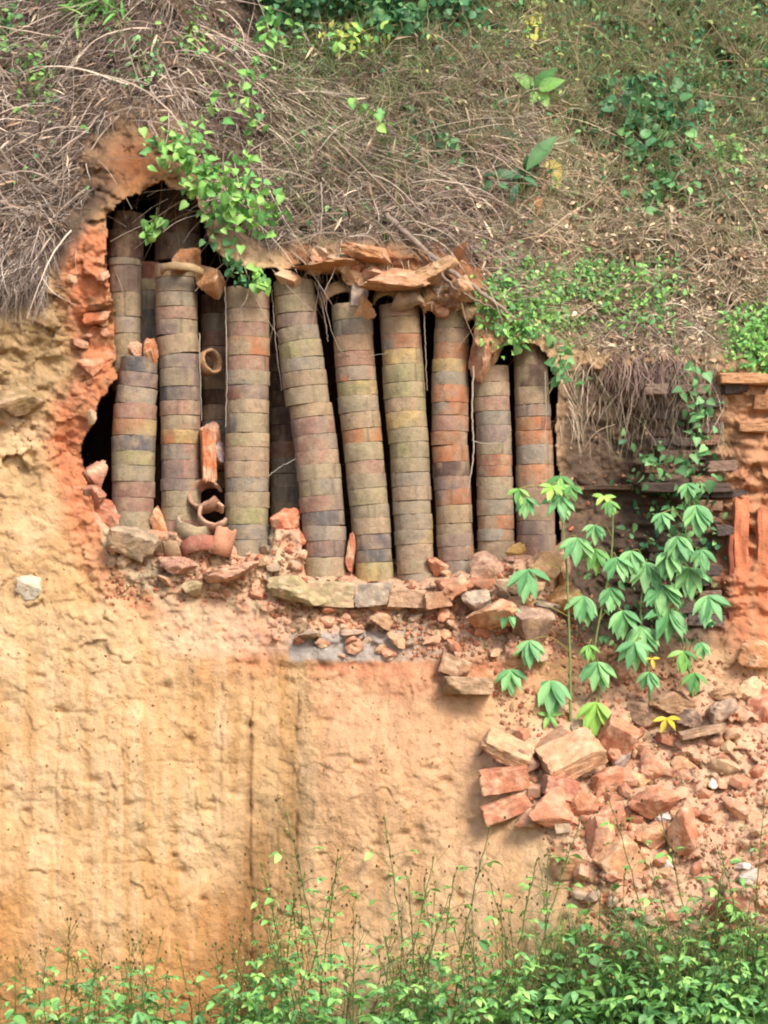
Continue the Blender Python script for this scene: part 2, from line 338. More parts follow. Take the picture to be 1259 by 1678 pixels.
# ------------------------------------------------------------------ saggar stacks
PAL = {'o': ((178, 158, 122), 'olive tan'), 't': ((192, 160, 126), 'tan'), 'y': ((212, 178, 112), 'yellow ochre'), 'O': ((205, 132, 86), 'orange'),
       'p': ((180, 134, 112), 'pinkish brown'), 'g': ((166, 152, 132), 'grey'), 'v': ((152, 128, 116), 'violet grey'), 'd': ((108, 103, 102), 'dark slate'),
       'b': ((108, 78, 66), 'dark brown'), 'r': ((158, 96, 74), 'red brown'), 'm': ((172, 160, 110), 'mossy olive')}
ORD = 'first second third fourth fifth sixth seventh eighth ninth tenth eleventh twelfth thirteenth fourteenth fifteenth sixteenth seventeenth eighteenth nineteenth twentieth twenty-first twenty-second twenty-third'.split()
STACKS = [
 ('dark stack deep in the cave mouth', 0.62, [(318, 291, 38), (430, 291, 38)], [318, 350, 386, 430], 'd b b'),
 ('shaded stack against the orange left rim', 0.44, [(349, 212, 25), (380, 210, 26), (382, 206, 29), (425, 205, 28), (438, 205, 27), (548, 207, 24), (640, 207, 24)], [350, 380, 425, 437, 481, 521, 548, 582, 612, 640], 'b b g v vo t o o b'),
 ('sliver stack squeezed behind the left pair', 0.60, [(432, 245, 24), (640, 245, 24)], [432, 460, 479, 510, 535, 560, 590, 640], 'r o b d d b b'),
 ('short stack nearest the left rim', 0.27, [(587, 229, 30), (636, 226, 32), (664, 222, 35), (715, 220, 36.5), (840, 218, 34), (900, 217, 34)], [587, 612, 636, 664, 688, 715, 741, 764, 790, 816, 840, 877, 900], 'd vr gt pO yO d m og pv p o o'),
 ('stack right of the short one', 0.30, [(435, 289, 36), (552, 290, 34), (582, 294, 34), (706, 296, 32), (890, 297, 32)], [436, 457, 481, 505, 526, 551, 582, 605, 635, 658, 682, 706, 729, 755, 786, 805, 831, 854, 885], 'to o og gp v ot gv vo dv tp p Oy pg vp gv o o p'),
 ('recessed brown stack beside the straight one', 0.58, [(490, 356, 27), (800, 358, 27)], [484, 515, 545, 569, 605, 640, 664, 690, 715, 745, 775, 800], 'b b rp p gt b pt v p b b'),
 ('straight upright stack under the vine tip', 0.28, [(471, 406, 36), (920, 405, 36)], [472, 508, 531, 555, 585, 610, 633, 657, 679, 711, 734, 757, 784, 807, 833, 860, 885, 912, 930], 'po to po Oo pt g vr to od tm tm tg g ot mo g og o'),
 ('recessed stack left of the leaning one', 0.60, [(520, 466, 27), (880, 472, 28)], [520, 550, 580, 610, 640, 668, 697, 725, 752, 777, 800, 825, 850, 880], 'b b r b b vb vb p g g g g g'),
 ('long leaning stack', 0.26, [(462, 482, 34), (538, 487, 34), (589, 495, 36.5), (663, 504, 36.5), (665, 509, 34.5), (740, 519, 36), (863, 531, 35.5), (950, 533, 35)], [462, 486, 515, 538, 561, 589, 610, 635, 664, 685, 714, 740, 763, 787, 813, 839, 863, 887, 913, 946], 'o mo rv go om og ot to yt vp pg tp to og pv vd pg pv to'),
 ('stack right of the long leaning one', 0.27, [(500, 576, 33), (626, 584, 33), (677, 589, 32.5), (727, 595, 32), (828, 605, 32), (922, 613, 31), (955, 615, 31)], [500, 526, 551, 578, 602, 626, 650, 677, 704, 727, 756, 778, 801, 828, 850, 876, 901, 922, 953], 'om gv Ot Op Og my go yt yO mo tp vo mo go mt dv gd ym'),
 ('pale olive stack in the middle', 0.28, [(500, 654, 33), (676, 665, 34), (726, 670, 32.5), (843, 676, 32), (960, 683, 30)], [500, 522, 550, 574, 599, 628, 654, 676, 703, 726, 752, 775, 798, 821, 843, 869, 892, 918, 940, 960], 'tp yt gO yo om om tm ym mo mo mo tg gt go yg yg t to t'),
 ('brownish stack third from the right', 0.30, [(508, 742, 28), (612, 738, 30.5), (731, 737, 30), (828, 743, 30), (945, 749, 30)], [508, 540, 564, 591, 612, 633, 661, 682, 708, 731, 758, 782, 803, 828, 858, 876, 896, 919, 946], 'og to Ot yO gt Op Og pO Ot O vb vp vO yt to tv Ov gv'),
 ('stack second from the right', 0.31, [(601, 804, 30), (698, 808, 29), (868, 813, 30), (930, 813, 30)], [601, 628, 651, 675, 698, 726, 746, 764, 782, 797, 819, 845, 868, 887, 925], 'pt to tp g gv go rO rO to ot tg tO gO t'),
 ('rightmost stack behind the young plants', 0.34, [(560, 868, 28), (635, 871, 28), (730, 876, 31), (915, 879, 32)], [560, 600, 635, 664, 684, 707, 730, 762, 800, 827, 854, 877, 912], 'bo ob to p Or O gt tO tp pt vt vp'),
]
NA = 56
def saggar_mesh(r, h, c1, c2, seed, open_top):
    g = np.random.default_rng(seed)
    b = .0018; rs = [r - .004, r - .0005, r, r, r, r - .0005, r - .003]; zs = [0, b, b * 2.2, h * .5, h - b * 2.2, h - b, h]
    rs += [r - .024, r - .026, 0.001]; zs += [h, .02, .018]
    if not open_top: rs[7:] = [r - .024, r - .03, .001]; zs[7:] = [h, h - .004, h - .004]
    rs = [0.001] + rs; zs = [0] + zs
    th = np.linspace(0, 2 * np.pi, NA, endpoint=False)
    rr = np.array(rs)[:, None] * np.ones(NA); zz = np.array(zs)[:, None] * np.ones(NA)
    ph = g.uniform(0, 9)
    wob = 1 + .012 * np.sin(2 * th + ph) + .008 * np.sin(3 * th + ph * 2) + .01 * (vnoise(th * 3 + ph, th * 0, 1))
    rr = rr * wob
    zr = .0022 * np.sin(th + ph * 3) + .004 * vnoise(th * 4 + ph, th * 0 + 3, 2)
    zz = zz + zr * (np.array(zs)[:, None] / h)
    rr = rr + .003 * vnoise(th[None, :] * 5 + ph, zz * 40, 3) * (rr > .02)
    # a chip or two out of the rim
    for _ in range(g.integers(0, 3)):
        c = g.uniform(0, 6.28); d = np.exp(-((np.angle(np.exp(1j * (th - c)))) / .09) ** 2)
        zz[6:8] -= d * g.uniform(.003, .010); rr[6:8] -= d * .005
    V = np.stack([rr * np.cos(th), rr * np.sin(th), zz], -1)
    n = len(rs); i = np.arange(n - 1)[:, None] * NA; j = np.arange(NA)[None, :]; k = (j + 1) % NA
    Fc = np.stack([(i + j).ravel(), (i + k).ravel(), (i + NA + k).ravel(), (i + NA + j).ravel()], 1)
    # flash marks of the firing: a patch of the second colour with a wavy border
    q = np.cos(th - g.uniform(-np.pi, 0))[None, :] + 1.3 * vnoise(th * 2 + ph * 5, th * 0, 4)[None, :] + 2.0 * vnoise(th[None, :] * 1.5 + ph, zz * 12 + ph, 5)
    m = np.clip(q * 2.2 + .1, 0, 1)[..., None] * (0.85 if c2 is not None else 0)
    c = c1 * (1 - m) + (c2 if c2 is not None else c1) * m
    c = c * (1 + .3 * vnoise(th[None, :] * 3 + ph, zz * 20, 6))[..., None]
    c = c * g.uniform(.92, 1.1); c = c * .93 + c.mean(-1, keepdims=True) * .07
    du = np.clip(.08 + 1.5 * fbm(th[None, :] * 2.2 + ph, zz * 16 + ph, 3, 16), 0, .75)[..., None]; c = c * (1 - du) + alb(190, 162, 130, k=.6) * du
    for _ in range(int(g.integers(0, 3))):      # drying cracks
        cr = g.uniform(-3.1, 0); wv_ = np.exp(-((np.angle(np.exp(1j * (th[None, :] + .05 * vnoise(zz * 90, zz * 0 + ph, 3) - cr)))) / .06) ** 2)[..., None] * .55
        c = c * (1 - wv_) + np.array((.07, .05, .035)) * wv_
    # darker along the top and bottom edges, at the joints
    edge = np.zeros(n); edge[[1, 7]] = .6; edge[[2, 6]] = .15
    c = c * (1 - edge[:, None, None]) + np.array((.07, .055, .035)) * edge[:, None, None]
    return V.reshape(-1, 3), Fc, c.reshape(-1, 3)
sd = 0
for stack, D, axisp, bands, codes in STACKS:
    codes = codes.split()
    assert len(codes) == len(bands) - 1, (stack, len(codes), len(bands))
    for k, cde in enumerate(codes):
        sd += 1; g = np.random.default_rng(sd)
        v0, v1 = bands[k], bands[k + 1]
        def cx(v): return np.interp(v, [p[0] for p in axisp], [p[1] for p in axisp])
        hw = np.interp((v0 + v1) / 2, [p[0] for p in axisp], [p[2] for p in axisp])
        pt = P(cx(v0 + 1), v0, D)[()]; pb = P(cx(v1 - 1), v1, D)[()]
        ax = Vector(pt - pb); h = ax.length + .0006
        r = M(hw, D) * g.uniform(.985, 1.01)
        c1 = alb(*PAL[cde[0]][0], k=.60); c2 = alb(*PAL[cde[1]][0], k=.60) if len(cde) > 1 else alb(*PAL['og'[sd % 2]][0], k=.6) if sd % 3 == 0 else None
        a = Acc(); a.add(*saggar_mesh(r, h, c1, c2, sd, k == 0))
        o = a.build('saggar', M_CLAY); o.data.set_sharp_from_angle(angle=R(40))
        o.matrix_world = Matrix.Translation(Vector(pb) + Vector((g.uniform(-1, 1) * .0022, g.uniform(-1, 1) * .003, 0))) @ (ax.to_track_quat('Z', 'X').to_matrix().to_4x4()) @ Matrix.Rotation(g.uniform(0, .5), 4, 'Z')
        cn = PAL[cde[0]][1]
        pos = 'topmost' if k == 0 else ('lowest' if k == len(codes) - 1 else ORD[k] + ' from the top')
        tag(o, f'{cn} saggar, {pos} of the {stack}', 'saggar', 'round clay saggars stacked in the kiln')

# ------------------------------------------------------------------ rocks and bricks
def ico(sub):
    bm = bmesh.new(); bmesh.ops.create_icosphere(bm, subdivisions=sub, radius=1.0)
    v = np.array([x.co[:] for x in bm.verts]); f = np.array([[q.index for q in p.verts] for p in bm.faces]); bm.free()
    return v / np.linalg.norm(v, axis=1, keepdims=True), f
ICO = {s: ico(s) for s in (1, 2, 4, 5)}
def rock(dims, seed, kind='stone', sub=4):
    """a chipped block: the soft intersection of a box (brick) or of random planes (stone)"""
    g = np.random.default_rng(seed); d, f = (CUBE if sub > 2 else CUBE_S) if kind == 'brick' else ICO[sub]
    if kind == 'brick':
        n = [(1, 0, 0), (-1, 0, 0), (0, 1, 0), (0, -1, 0), (0, 0, 1), (0, 0, -1)]; q = [.5] * 6
        n = [np.array(x) + g.normal(0, .035, 3) for x in n]
        for _ in range(2):
            x = g.normal(0, 1, 3); n.append(x / np.linalg.norm(x)); q.append(g.uniform(.56, .72))
        p = 90
    elif kind == 'round':
        n = [x / np.linalg.norm(x) for x in g.normal(0, 1, (14, 3))]; q = list(g.uniform(.40, .52, 14)); p = 24
    else:
        n = [x / np.linalg.norm(x) for x in g.normal(0, 1, (11, 3))]; q = list(g.uniform(.34, .54, 11)); p = 60
    n = np.array([x / np.linalg.norm(x) for x in n]); q = np.array(q)
    t = np.maximum(d @ n.T, 0) / q
    r = (t ** p).sum(1) ** (-1 / p); r = np.minimum(r, .95); am = .45 if kind == 'brick' else 1.0
    X_ = d * r[:, None] * 2; r = r * (1 + .14 * am * vnoise(X_[:, 0] * 3 + seed, X_[:, 1] * 3 + X_[:, 2] * 3, 7) + .10 * am * vnoise(X_[:, 0] * 9 + X_[:, 1] * 5 + seed, X_[:, 2] * 9 + X_[:, 1] * 4, 8) + .05 * vnoise(X_[:, 0] * 21 + seed, X_[:, 1] * 17 + X_[:, 2] * 20, 9))
    return d * r[:, None] * np.asarray(dims), f
def cubegrid(n=16):
    bm = bmesh.new(); bmesh.ops.create_cube(bm, size=2.0); bmesh.ops.subdivide_edges(bm, edges=bm.edges[:], cuts=n - 1, use_grid_fill=True)
    v = np.array([x.co[:] for x in bm.verts]); f = np.array([[q.index for q in p.verts] for p in bm.faces]); bm.free(); return v / np.linalg.norm(v, axis=1, keepdims=True), f
CUBE = cubegrid(); CUBE_S = cubegrid(5)
GRPS = {'brick': 'loose bricks and blocks', 'stone': 'loose stones'}
def put(u, v, w, h, dep, rot, col, kind, label, lift=.35, name=None, group=None, sub=4, seed=None, D=None, cat=None):
    seed = seed or int(u * 7 + v * 13)
    D0 = float(surfD(u, v)) if D is None else D
    wm, hm = M(w, D0), M(h, D0); dm = dep * max(wm, hm)
    V, f = rock((wm, dm, hm), seed, kind, sub)
    loc = P(u, v, D0 - lift * min(dm, .25) * .8)[()]
    Rm = np.array(Euler([R(x) for x in rot]).to_matrix())
    V = V @ Rm.T
    base = alb(*col, k=.68) * .9 + alb(240, 196, 156, k=.68) * .1
    mk = np.clip(.12 + 1.3 * fbm(V[:, 0] * 22 + seed, V[:, 2] * 22 + V[:, 1] * 13, 3, 9), 0, .8)[:, None]
    c = base * (1 - mk) + alb(236, 196, 160, k=.72) * mk
    c = c * (1 + .5 * fbm(V[:, 0] * 40 + seed, V[:, 2] * 40 + V[:, 1] * 19, 2, 19))[:, None]
    a = Acc(); a.add(V, f, c)
    nm = name or ('brick' if kind == 'brick' else 'stone')
    o = a.build(nm, M_STONE); o.location = loc; o.data.set_sharp_from_angle(angle=R(28))
    cat = cat or nm.replace('_', ' ')
    tag(o, label, cat, group)
    return o
ROCKS = [
 # the tumbled bricks on the slope
 (936, 1238, 100, 38, .8, (38, -25, 12), (232, 178, 132), 'brick', 'large pale orange brick lying on top of the tumbled heap'),
 (826, 1277, 82, 38, .55, (4, -8, 6), (212, 128, 92), 'brick', 'orange brick left of the dark gap in the heap, upper of two'),
 (829, 1324, 82, 32, .5, (2, -20, 8), (210, 124, 90), 'brick', 'orange brick with a grey patch, lowest at the left of the heap'),
 (832, 1228, 84, 26, .8, (30, 24, 0), (226, 176, 128), 'brick', 'flat pale slab sloping down at the left top of the heap'),
 (858, 1250, 44, 34, .8, (20, -40, 0), (160, 120, 104), 'stone', 'greyish brown block wedged beside the dark gap in the heap'),
 (905, 1218, 60, 20, .8, (20, -38, 0), (190, 136, 98), 'brick', 'narrow brick leaning behind the large pale brick'),
 (918, 1290, 56, 32, .8, (0, 12, 10), (198, 112, 90), 'brick', 'small red brick directly under the large pale brick'),
 (988, 1282, 46, 40, .9, (10, -10, 30), (208, 122, 84), 'stone', 'rounded orange block right of the large pale brick'),
 (1012, 1212, 56, 62, .7, (30, 25, 0), (216, 132, 92), 'brick', 'upright orange slab behind the large pale brick'),
 (912, 1335, 76, 56, .9, (0, 15, 20), (222, 138, 102), 'stone', 'broad orange block in front of the small red brick'),
 (955, 1318, 46, 48, .9, (20, -20, 30), (220, 136, 98), 'stone', 'orange block between the broad orange block and the round one'),
 (1002, 1350, 62, 50, .8, (20, -25, 10), (228, 150, 112), 'stone', 'light orange block low in the middle of the heap'),
 (985, 1385, 60, 50, .8, (5, 20, 0), (224, 150, 112), 'stone', 'pale pink block below the light orange block'),
 (1018, 1410, 70, 66, .6, (20, -42, 10), (234, 172, 124), 'brick', 'pale tilted block at the foot of the heap'),
 (1074, 1366, 44, 38, .9, (0, 10, 30), (230, 166, 122), 'stone', 'squarish peach stone right of the heap'),
 (1120, 1368, 40, 54, .8, (0, 0, 30), (222, 142, 106), 'stone', 'upright salmon stone right of the squarish peach one'),
 (930, 1412, 56, 34, .8, (0, 5, 10), (200, 146, 100), 'stone', 'dull brown stone left of the pale tilted block'),
 (1068, 1256, 46, 36, .9, (0, 10, 0), (232, 162, 126), 'round', 'smooth pink stone above the yellowish one'),
 (1116, 1252, 30, 26, .9, (0, 0, 0), (234, 178, 132), 'round', 'small round peach stone on the open slope'),
 (1040, 1277, 32, 22, .9, (0, 0, 0), (238, 190, 126), 'round', 'small flat yellowish stone right of the heap'),
 (1025, 1235, 26, 34, .9, (0, 25, 0), (178, 166, 160), 'stone', 'grey chip lying between orange slab and smooth pink stone'),
 (1060, 1318, 60, 40, .8, (10, 10, 0), (222, 148, 112), 'stone', 'buried pinkish block between heap and peach stone'),
 (868, 1345, 40, 30, .8, (0, -20, 0), (190, 116, 84), 'stone', 'dark red lump under the left orange bricks'),
 (1190, 1488, 54, 38, .8, (0, -15, 0), (196, 116, 92), 'stone', 'reddish stone low on the slope among the weeds'),
 (1170, 1286, 16, 18, .9, (0, 30, 0), (240, 228, 214), 'stone', 'white chip high on the open slope'),
 (1086, 1334, 26, 16, .9, (0, -30, 0), (240, 232, 226), 'stone', 'white flake just above the squarish peach stone'),
 (1092, 1415, 16, 14, .9, (0, 0, 0), (240, 232, 222), 'stone', 'white pebble below the squarish peach stone'),
 (1220, 1420, 18, 14, .9, (0, 0, 0), (242, 234, 226), 'stone', 'white pebble near the right edge of the slope'),
 (1226, 1440, 34, 18, .9, (0, 0, 0), (216, 206, 192), 'stone', 'pale grey flat stone under the white pebble'),
 # right edge
 (1228, 1132, 38, 36, .9, (0, 0, 0), (236, 198, 154), 'round', 'rounded cream boulder at the right edge of the slope'),
 (1198, 1132, 40, 26, .9, (0, -15, 0), (224, 178, 134), 'stone', 'low cream stone left of the rounded cream boulder'),
 (1250, 1168, 44, 54, .9, (0, 0, 0), (192, 112, 84), 'round', 'large red brown stone at the right edge'),
 (1176, 1168, 40, 30, .9, (0, -30, 0), (176, 150, 130), 'stone', 'grey stone left of the large red brown one'),
 (1150, 1198, 70, 12, .6, (0, -12, 0), (168, 134, 104), 'brick', 'long thin slab lying below the grey stone'),
 (1105, 1152, 70, 34, .8, (10, 10, 0), (172, 132, 96), 'stone', 'brown block under the last hanging cassava leaf'),
 (1062, 1172, 50, 44, .8, (0, 0, 0), (164, 132, 104), 'stone', 'grey brown stone under the hanging cassava leaves'),
 (1128, 1176, 40, 26, .8, (0, -10, 0), (120, 100, 90), 'stone', 'dark stone between the brown block and the thin slab'),
 (1020, 1100, 48, 36, .8, (0, 0, 0), (180, 134, 104), 'round', 'brown stone half hidden behind the cassava leaves'),
 (1238, 1080, 50, 30, .8, (0, 10, 0), (226, 160, 110), 'stone', 'orange clod at the foot of the red plaster'),
 # the ledge
 (478, 966, 66, 36, .8, (6, 14, 6), (184, 168, 120), 'stone', 'mossy wedge shaped block at the left end of the ledge row'),
 (541, 972, 78, 36, .6, (6, 3, 2), (196, 176, 134), 'brick', 'mossy tan block under the foot of the leaning stack'),
 (612, 974, 56, 34, .7, (2, -4, -6), (170, 160, 144), 'brick', 'greyish block right of the mossy tan block in the ledge row'),
 (668, 980, 54, 26, .7, (4, 4, -3), (212, 168, 134), 'brick', 'small pinkish block third in the ledge row'),
 (716, 982, 42, 24, .8, (4, -8, 9), (204, 150, 116), 'brick', 'short salmon block at the right of the ledge row'),
 (626, 1016, 34, 24, .8, (0, 10, 0), (190, 146, 106), 'stone', 'small brown stone jutting out below the ledge row'),
 (745, 1092, 46, 30, .8, (0, 20, 0), (172, 128, 96), 'brick', 'brown brick sitting on the flat dark slab'),
 (765, 1124, 76, 26, .8, (-4, 2, 5), (176, 142, 108), 'brick', 'flat dark slab sticking out of the bank'),
 (784, 986, 40, 36, .9, (0, -20, 0), (190, 172, 152), 'round', 'round grey stone at the right end of the ledge row'),
 (866, 1018, 58, 60, .8, (0, -20, 0), (168, 136, 118), 'stone', 'big grey brown stone left of the main plant stem'),
 (920, 982, 44, 42, .9, (0, 0, 0), (206, 152, 88), 'round', 'rounded yellow brown stone right of the plant stem'),
 (836, 962, 40, 30, .8, (0, 20, 0), (200, 168, 140), 'stone', 'pale stone among the fallen pieces below the second stack'),
 (818, 908, 32, 28, .9, (0, 0, 0), (222, 176, 96), 'round', 'yellow stone left at the foot of the rightmost stack'),
 (845, 905, 28, 26, .9, (0, 0, 0), (216, 170, 92), 'round', 'smaller yellow stone touching the first yellow one'),
 (862, 893, 34, 24, .9, (0, 30, 0), (222, 160, 104), 'stone', 'pointed orange stone resting above the yellow pair'),
 (892, 922, 42, 44, .9, (0, 20, 0), (222, 176, 122), 'stone', 'cream stone at the foot of the rightmost stack'),
 (922, 925, 30, 44, .8, (0, 0, 0), (200, 150, 112), 'stone', 'narrow upright stone right of the cream one'),
 (806, 932, 38, 34, .8, (0, 20, 0), (212, 166, 138), 'stone', 'pinkish stone below the second stack from the right'),
 (840, 1000, 36, 22, .8, (0, -10, 0), (200, 138, 100), 'stone', 'orange chunk right of the round grey stone'),
 (895, 995, 40, 20, .6, (0, 12, 0), (160, 146, 134), 'stone', 'grey shard between the big stone and the yellow brown one'),
 (800, 1012, 60, 30, .8, (0, -14, 0), (214, 150, 108), 'stone', 'orange block below the round grey stone'),
 # fallen pieces inside the chamber
 (340, 748, 22, 82, .9, (0, -2, 10), (214, 124, 80), 'brick', 'orange brick standing upright above the broken saggars'),
 (350, 716, 26, 26, .9, (0, 30, 0), (226, 164, 136), 'stone', 'pink lump balanced on the upright orange brick'),
 (363, 746, 22, 46, .7, (0, -18, 0), (150, 134, 140), 'stone', 'violet grey shard leaning beside the upright brick'),
 (158, 778, 34, 36, .9, (0, 0, 0), (206, 136, 110), 'stone', 'pink lump in the dark gap at the left rim'),
 (160, 812, 26, 34, .9, (0, 0, 0), (196, 124, 98), 'stone', 'reddish lump below the pink one at the left rim'),
 (185, 850, 56, 34, .9, (0, 18, 0), (198, 118, 90), 'stone', 'red clod at the foot of the short stack'),
 (205, 885, 60, 40, .9, (0, -10, 0), (176, 156, 128), 'stone', 'grey olive clod below the red one'),
 (222, 574, 26, 22, .9, (0, 20, 0), (224, 166, 132), 'stone', 'small pale lump on top of the short stack'),
 (246, 577, 20, 34, .8, (0, -20, 0), (220, 132, 82), 'stone', 'bright orange lump on top of the short stack'),
 (262, 858, 20, 46, .6, (0, -14, 0), (222, 150, 104), 'stone', 'thin orange shard between the two left stacks'),
 (464, 858, 40, 34, .9, (0, 20, 0), (222, 128, 92), 'stone', 'orange lump at the foot of the recessed stack'),
 (480, 880, 30, 26, .9, (0, -20, 0), (210, 120, 92), 'stone', 'red lump left of the leaning stack, near its foot'),
 (448, 888, 14, 36, .7, (0, 4, 0), (196, 178, 148), 'stone', 'pale upright sliver right of the straight stack'),
 (388, 892, 22, 26, .7, (0, -16, 0), (216, 168, 108), 'stone', 'yellow shard leaning on the foot of the straight stack'),
 (296, 925, 46, 26, .9, (0, 8, 0), (222, 164, 138), 'stone', 'pale pink clod left below the broken saggars'),
 (384, 938, 50, 24, .9, (0, -8, 0), (214, 158, 128), 'stone', 'pinkish clod right below the broken saggars'),
 (316, 960, 34, 18, .9, (0, -8, 0), (196, 174, 130), 'stone', 'olive clod low in front of the broken saggars'),
 (575, 918, 12, 44, .8, (0, 3, 0), (206, 124, 92), 'stone', 'red sliver between leaning stack and its right neighbour'),
 (718, 930, 34, 30, .9, (0, 20, 0), (204, 112, 82), 'stone', 'red lump left of the brownish stack foot'),
 (742, 962, 44, 34, .9, (0, -10, 0), (222, 152, 116), 'stone', 'peach lump below the brownish stack'),
 # above the stacks
 (348, 462, 38, 50, .9, (0, 8, 0), (214, 148, 90), 'stone', 'orange lump plugging the gap left of the straight stack'),
 (305, 424, 36, 44, .9, (0, 28, 0), (206, 136, 86), 'stone', 'pointed orange lump above the stack right of the short one'),
 (588, 480, 26, 46, .7, (0, 4, 6), (186, 170, 160), 'brick', 'pale grey brick end standing on the stack beside the leaning one'),
 (592, 512, 40, 34, .8, (0, 0, 0), (214, 156, 106), 'stone', 'tan chunk under the pale grey brick end'),
 (534, 438, 84, 15, .8, (0, -4, 0), (212, 144, 92), 'stone', 'orange slab jutting out above the leaning stack'),
 (636, 464, 78, 26, .9, (0, 4, 0), (212, 148, 104), 'stone', 'orange clod over the pale olive stack'),
 (700, 448, 54, 28, .9, (0, -12, 0), (200, 156, 106), 'stone', 'tan clod right above the pale olive stack'),
 (604, 416, 60, 24, .9, (0, 10, 0), (206, 142, 92), 'stone', 'tan clod in the soil above the grey brick end'),
 (758, 476, 44, 30, .9, (0, 24, 0), (206, 154, 104), 'stone', 'tan rounded clod under the fallen branch'),
 (740, 498, 56, 22, .9, (0, 0, 0), (150, 104, 82), 'stone', 'brown clod on top of the brownish stack'),
 (800, 566, 44, 60, .8, (0, 4, 0), (180, 122, 88), 'stone', 'brown earth plug on the stack second from the right'),
 (818, 553, 26, 12, .8, (0, 14, 0), (226, 184, 140), 'stone', 'pale flake sticking out beside the hanging root'),
 (48, 965, 44, 34, .5, (0, 30, 0), (232, 222, 196), 'stone', 'whitish crumbly patch of stone set in the left bank'),
 (42, 660, 70, 30, .6, (0, -14, 0), (160, 134, 90), 'stone', 'dull brown clod jutting from the upper left bank'),
 (150, 600, 36, 24, .7, (0, 16, 0), (226, 150, 112), 'stone', 'light salmon clod on the red rim'),
 (160, 520, 34, 24, .7, (0, -10, 0), (216, 124, 78), 'stone', 'orange clod on the red rim above the salmon one'),
]
for rk in ROCKS:
    u, v, w_, h_, dep, rot, col, kind, label = rk
    inside = None; lift = .35
    if v > 1200 and u < 1040: w_ *= .90; h_ *= .90; dep *= .8; lift = .55; col = tuple(int(x * .8 + y * .2) for x, y in zip(col, (240, 186, 150)))
    if v < 500 and kind != 'brick' or (u, v) == (534, 438): col = tuple(int(x * .8 + y * .2) for x, y in zip(col, (150, 118, 90)))
    if 480 > u > 130 and 700 < v < 830 and u > 200: inside = .38
    if (u, v) in ((222, 574), (246, 577)): inside = .24
    if (u, v) in ((348, 462), (305, 424), (588, 480), (592, 512), (740, 498), (800, 566), (818, 553), (640, 466), (534, 438)): inside = .24
    if (u, v) in ((158, 778), (160, 812)): inside = .2
    if (u, v) in ((262, 858), (464, 858), (480, 880), (448, 888), (388, 892), (575, 918), (718, 930)): inside = .26
    put(u, v, w_ * 1.06, h_ * 1.06, dep, rot, col, kind, label, D=inside, lift=lift)
# many small stones: the larger ones as individuals
g = np.random.default_rng(91)
def onslope(n, uu, vv):
    return g.uniform(*uu, n), g.uniform(*vv, n)
pink = [(224, 160, 126), (216, 140, 104), (206, 170, 128), (228, 178, 136), (190, 120, 90), (176, 152, 128)]
PL = [('small angular chip of orange brick scattered round the tumbled heap', 'brick chips round the heap', 46, (790, 1110), (1200, 1440), (9, 24)),
      ('small salmon coloured clod sticking out of the red rim', 'clods of the red rim', 8, (115, 180), (420, 700), (10, 20)),
      ('rough broken stone lying on the open slope among the weeds', 'small stones scattered on the lower right slope', 90, (900, 1255), (1190, 1640), (10, 28)),
      ('rough broken piece of kiln rubble in the soil of the ledge', 'small rubble pieces on the ledge', 60, (440, 900), (985, 1078), (9, 24)),
      ('rough clod of burnt clay piled at the feet of the saggar stacks', 'clods piled at the feet of the stacks', 44, (180, 900), (900, 975), (10, 24))]
PL.append(('crumbly tan clod packed with the soil over the stack tops', 'clods over the stack tops', 46, (455, 830), (0, 1), (14, 34)))
for lab, grp, n, ur, vr, sr in PL:
    for _ in range(n):
        u = g.uniform(*ur); v = g.uniform(*vr)
        if vr[0] > 1100 and (u - 900) * 1.5 < (v - 1350) * .6 : u += 120
        if u > 1256: continue
        Dk = None
        if 'tops' in grp: v = tab(u, [(455, 448), (520, 432), (560, 430), (620, 462), (690, 482), (770, 496), (830, 548)]) + g.normal(0, 11); Dk = .17 + .03 * g.random()
        if 'chip' in grp and 885 < u < 1000 and 1230 < v < 1330: continue
        s = g.uniform(*sr); c = pink[g.integers(len(pink))]
        put(u, v, s * g.uniform(.9, 1.5), s * g.uniform(.7, 1.0), .9, (g.uniform(-30, 30), g.uniform(-40, 40), g.uniform(0, 90)), c, ('brick' if 'chip' in grp else ('stone', 'stone', 'stone', 'round')[g.integers(4)]), lab, sub=2, group=grp, lift=.2, seed=int(g.integers(1, 99999)), D=Dk)
# the gravel nobody could count
def gravel(name, n, fn, smin, smax, cols):
    a = Acc(); d, f = ICO[1]
    u, v = fn(n); D = surfD(u, v); s = smin * (smax / smin) ** (g.random(len(u)) ** 1.6)
    Pp = P(u, v, D - M(s) * .15)
    nv_ = len(d)
    V = d[None] * (1 + g.uniform(-.35, .35, (len(u), nv_, 1))) * np.stack([M(s) * .6, M(s) * .5, M(s) * .42], -1)[:, None, :]
    th = g.uniform(0, 6.28, len(u)); c_, s_ = np.cos(th)[:, None], np.sin(th)[:, None]
    V = np.stack([V[..., 0] * c_ - V[..., 2] * s_, V[..., 1], V[..., 0] * s_ + V[..., 2] * c_], -1) + Pp[:, None]
    cl = np.array([alb(*c) for c in cols])[g.integers(0, len(cols), len(u))] * g.uniform(.75, 1.15, (len(u), 1))
    Fc = (f[None] + (np.arange(len(u)) * nv_)[:, None, None]).reshape(-1, 3)
    a.add(V.reshape(-1, 3), Fc, np.repeat(cl, nv_, 0))
    o = a.build(name, M_STONE, smooth=False); return o
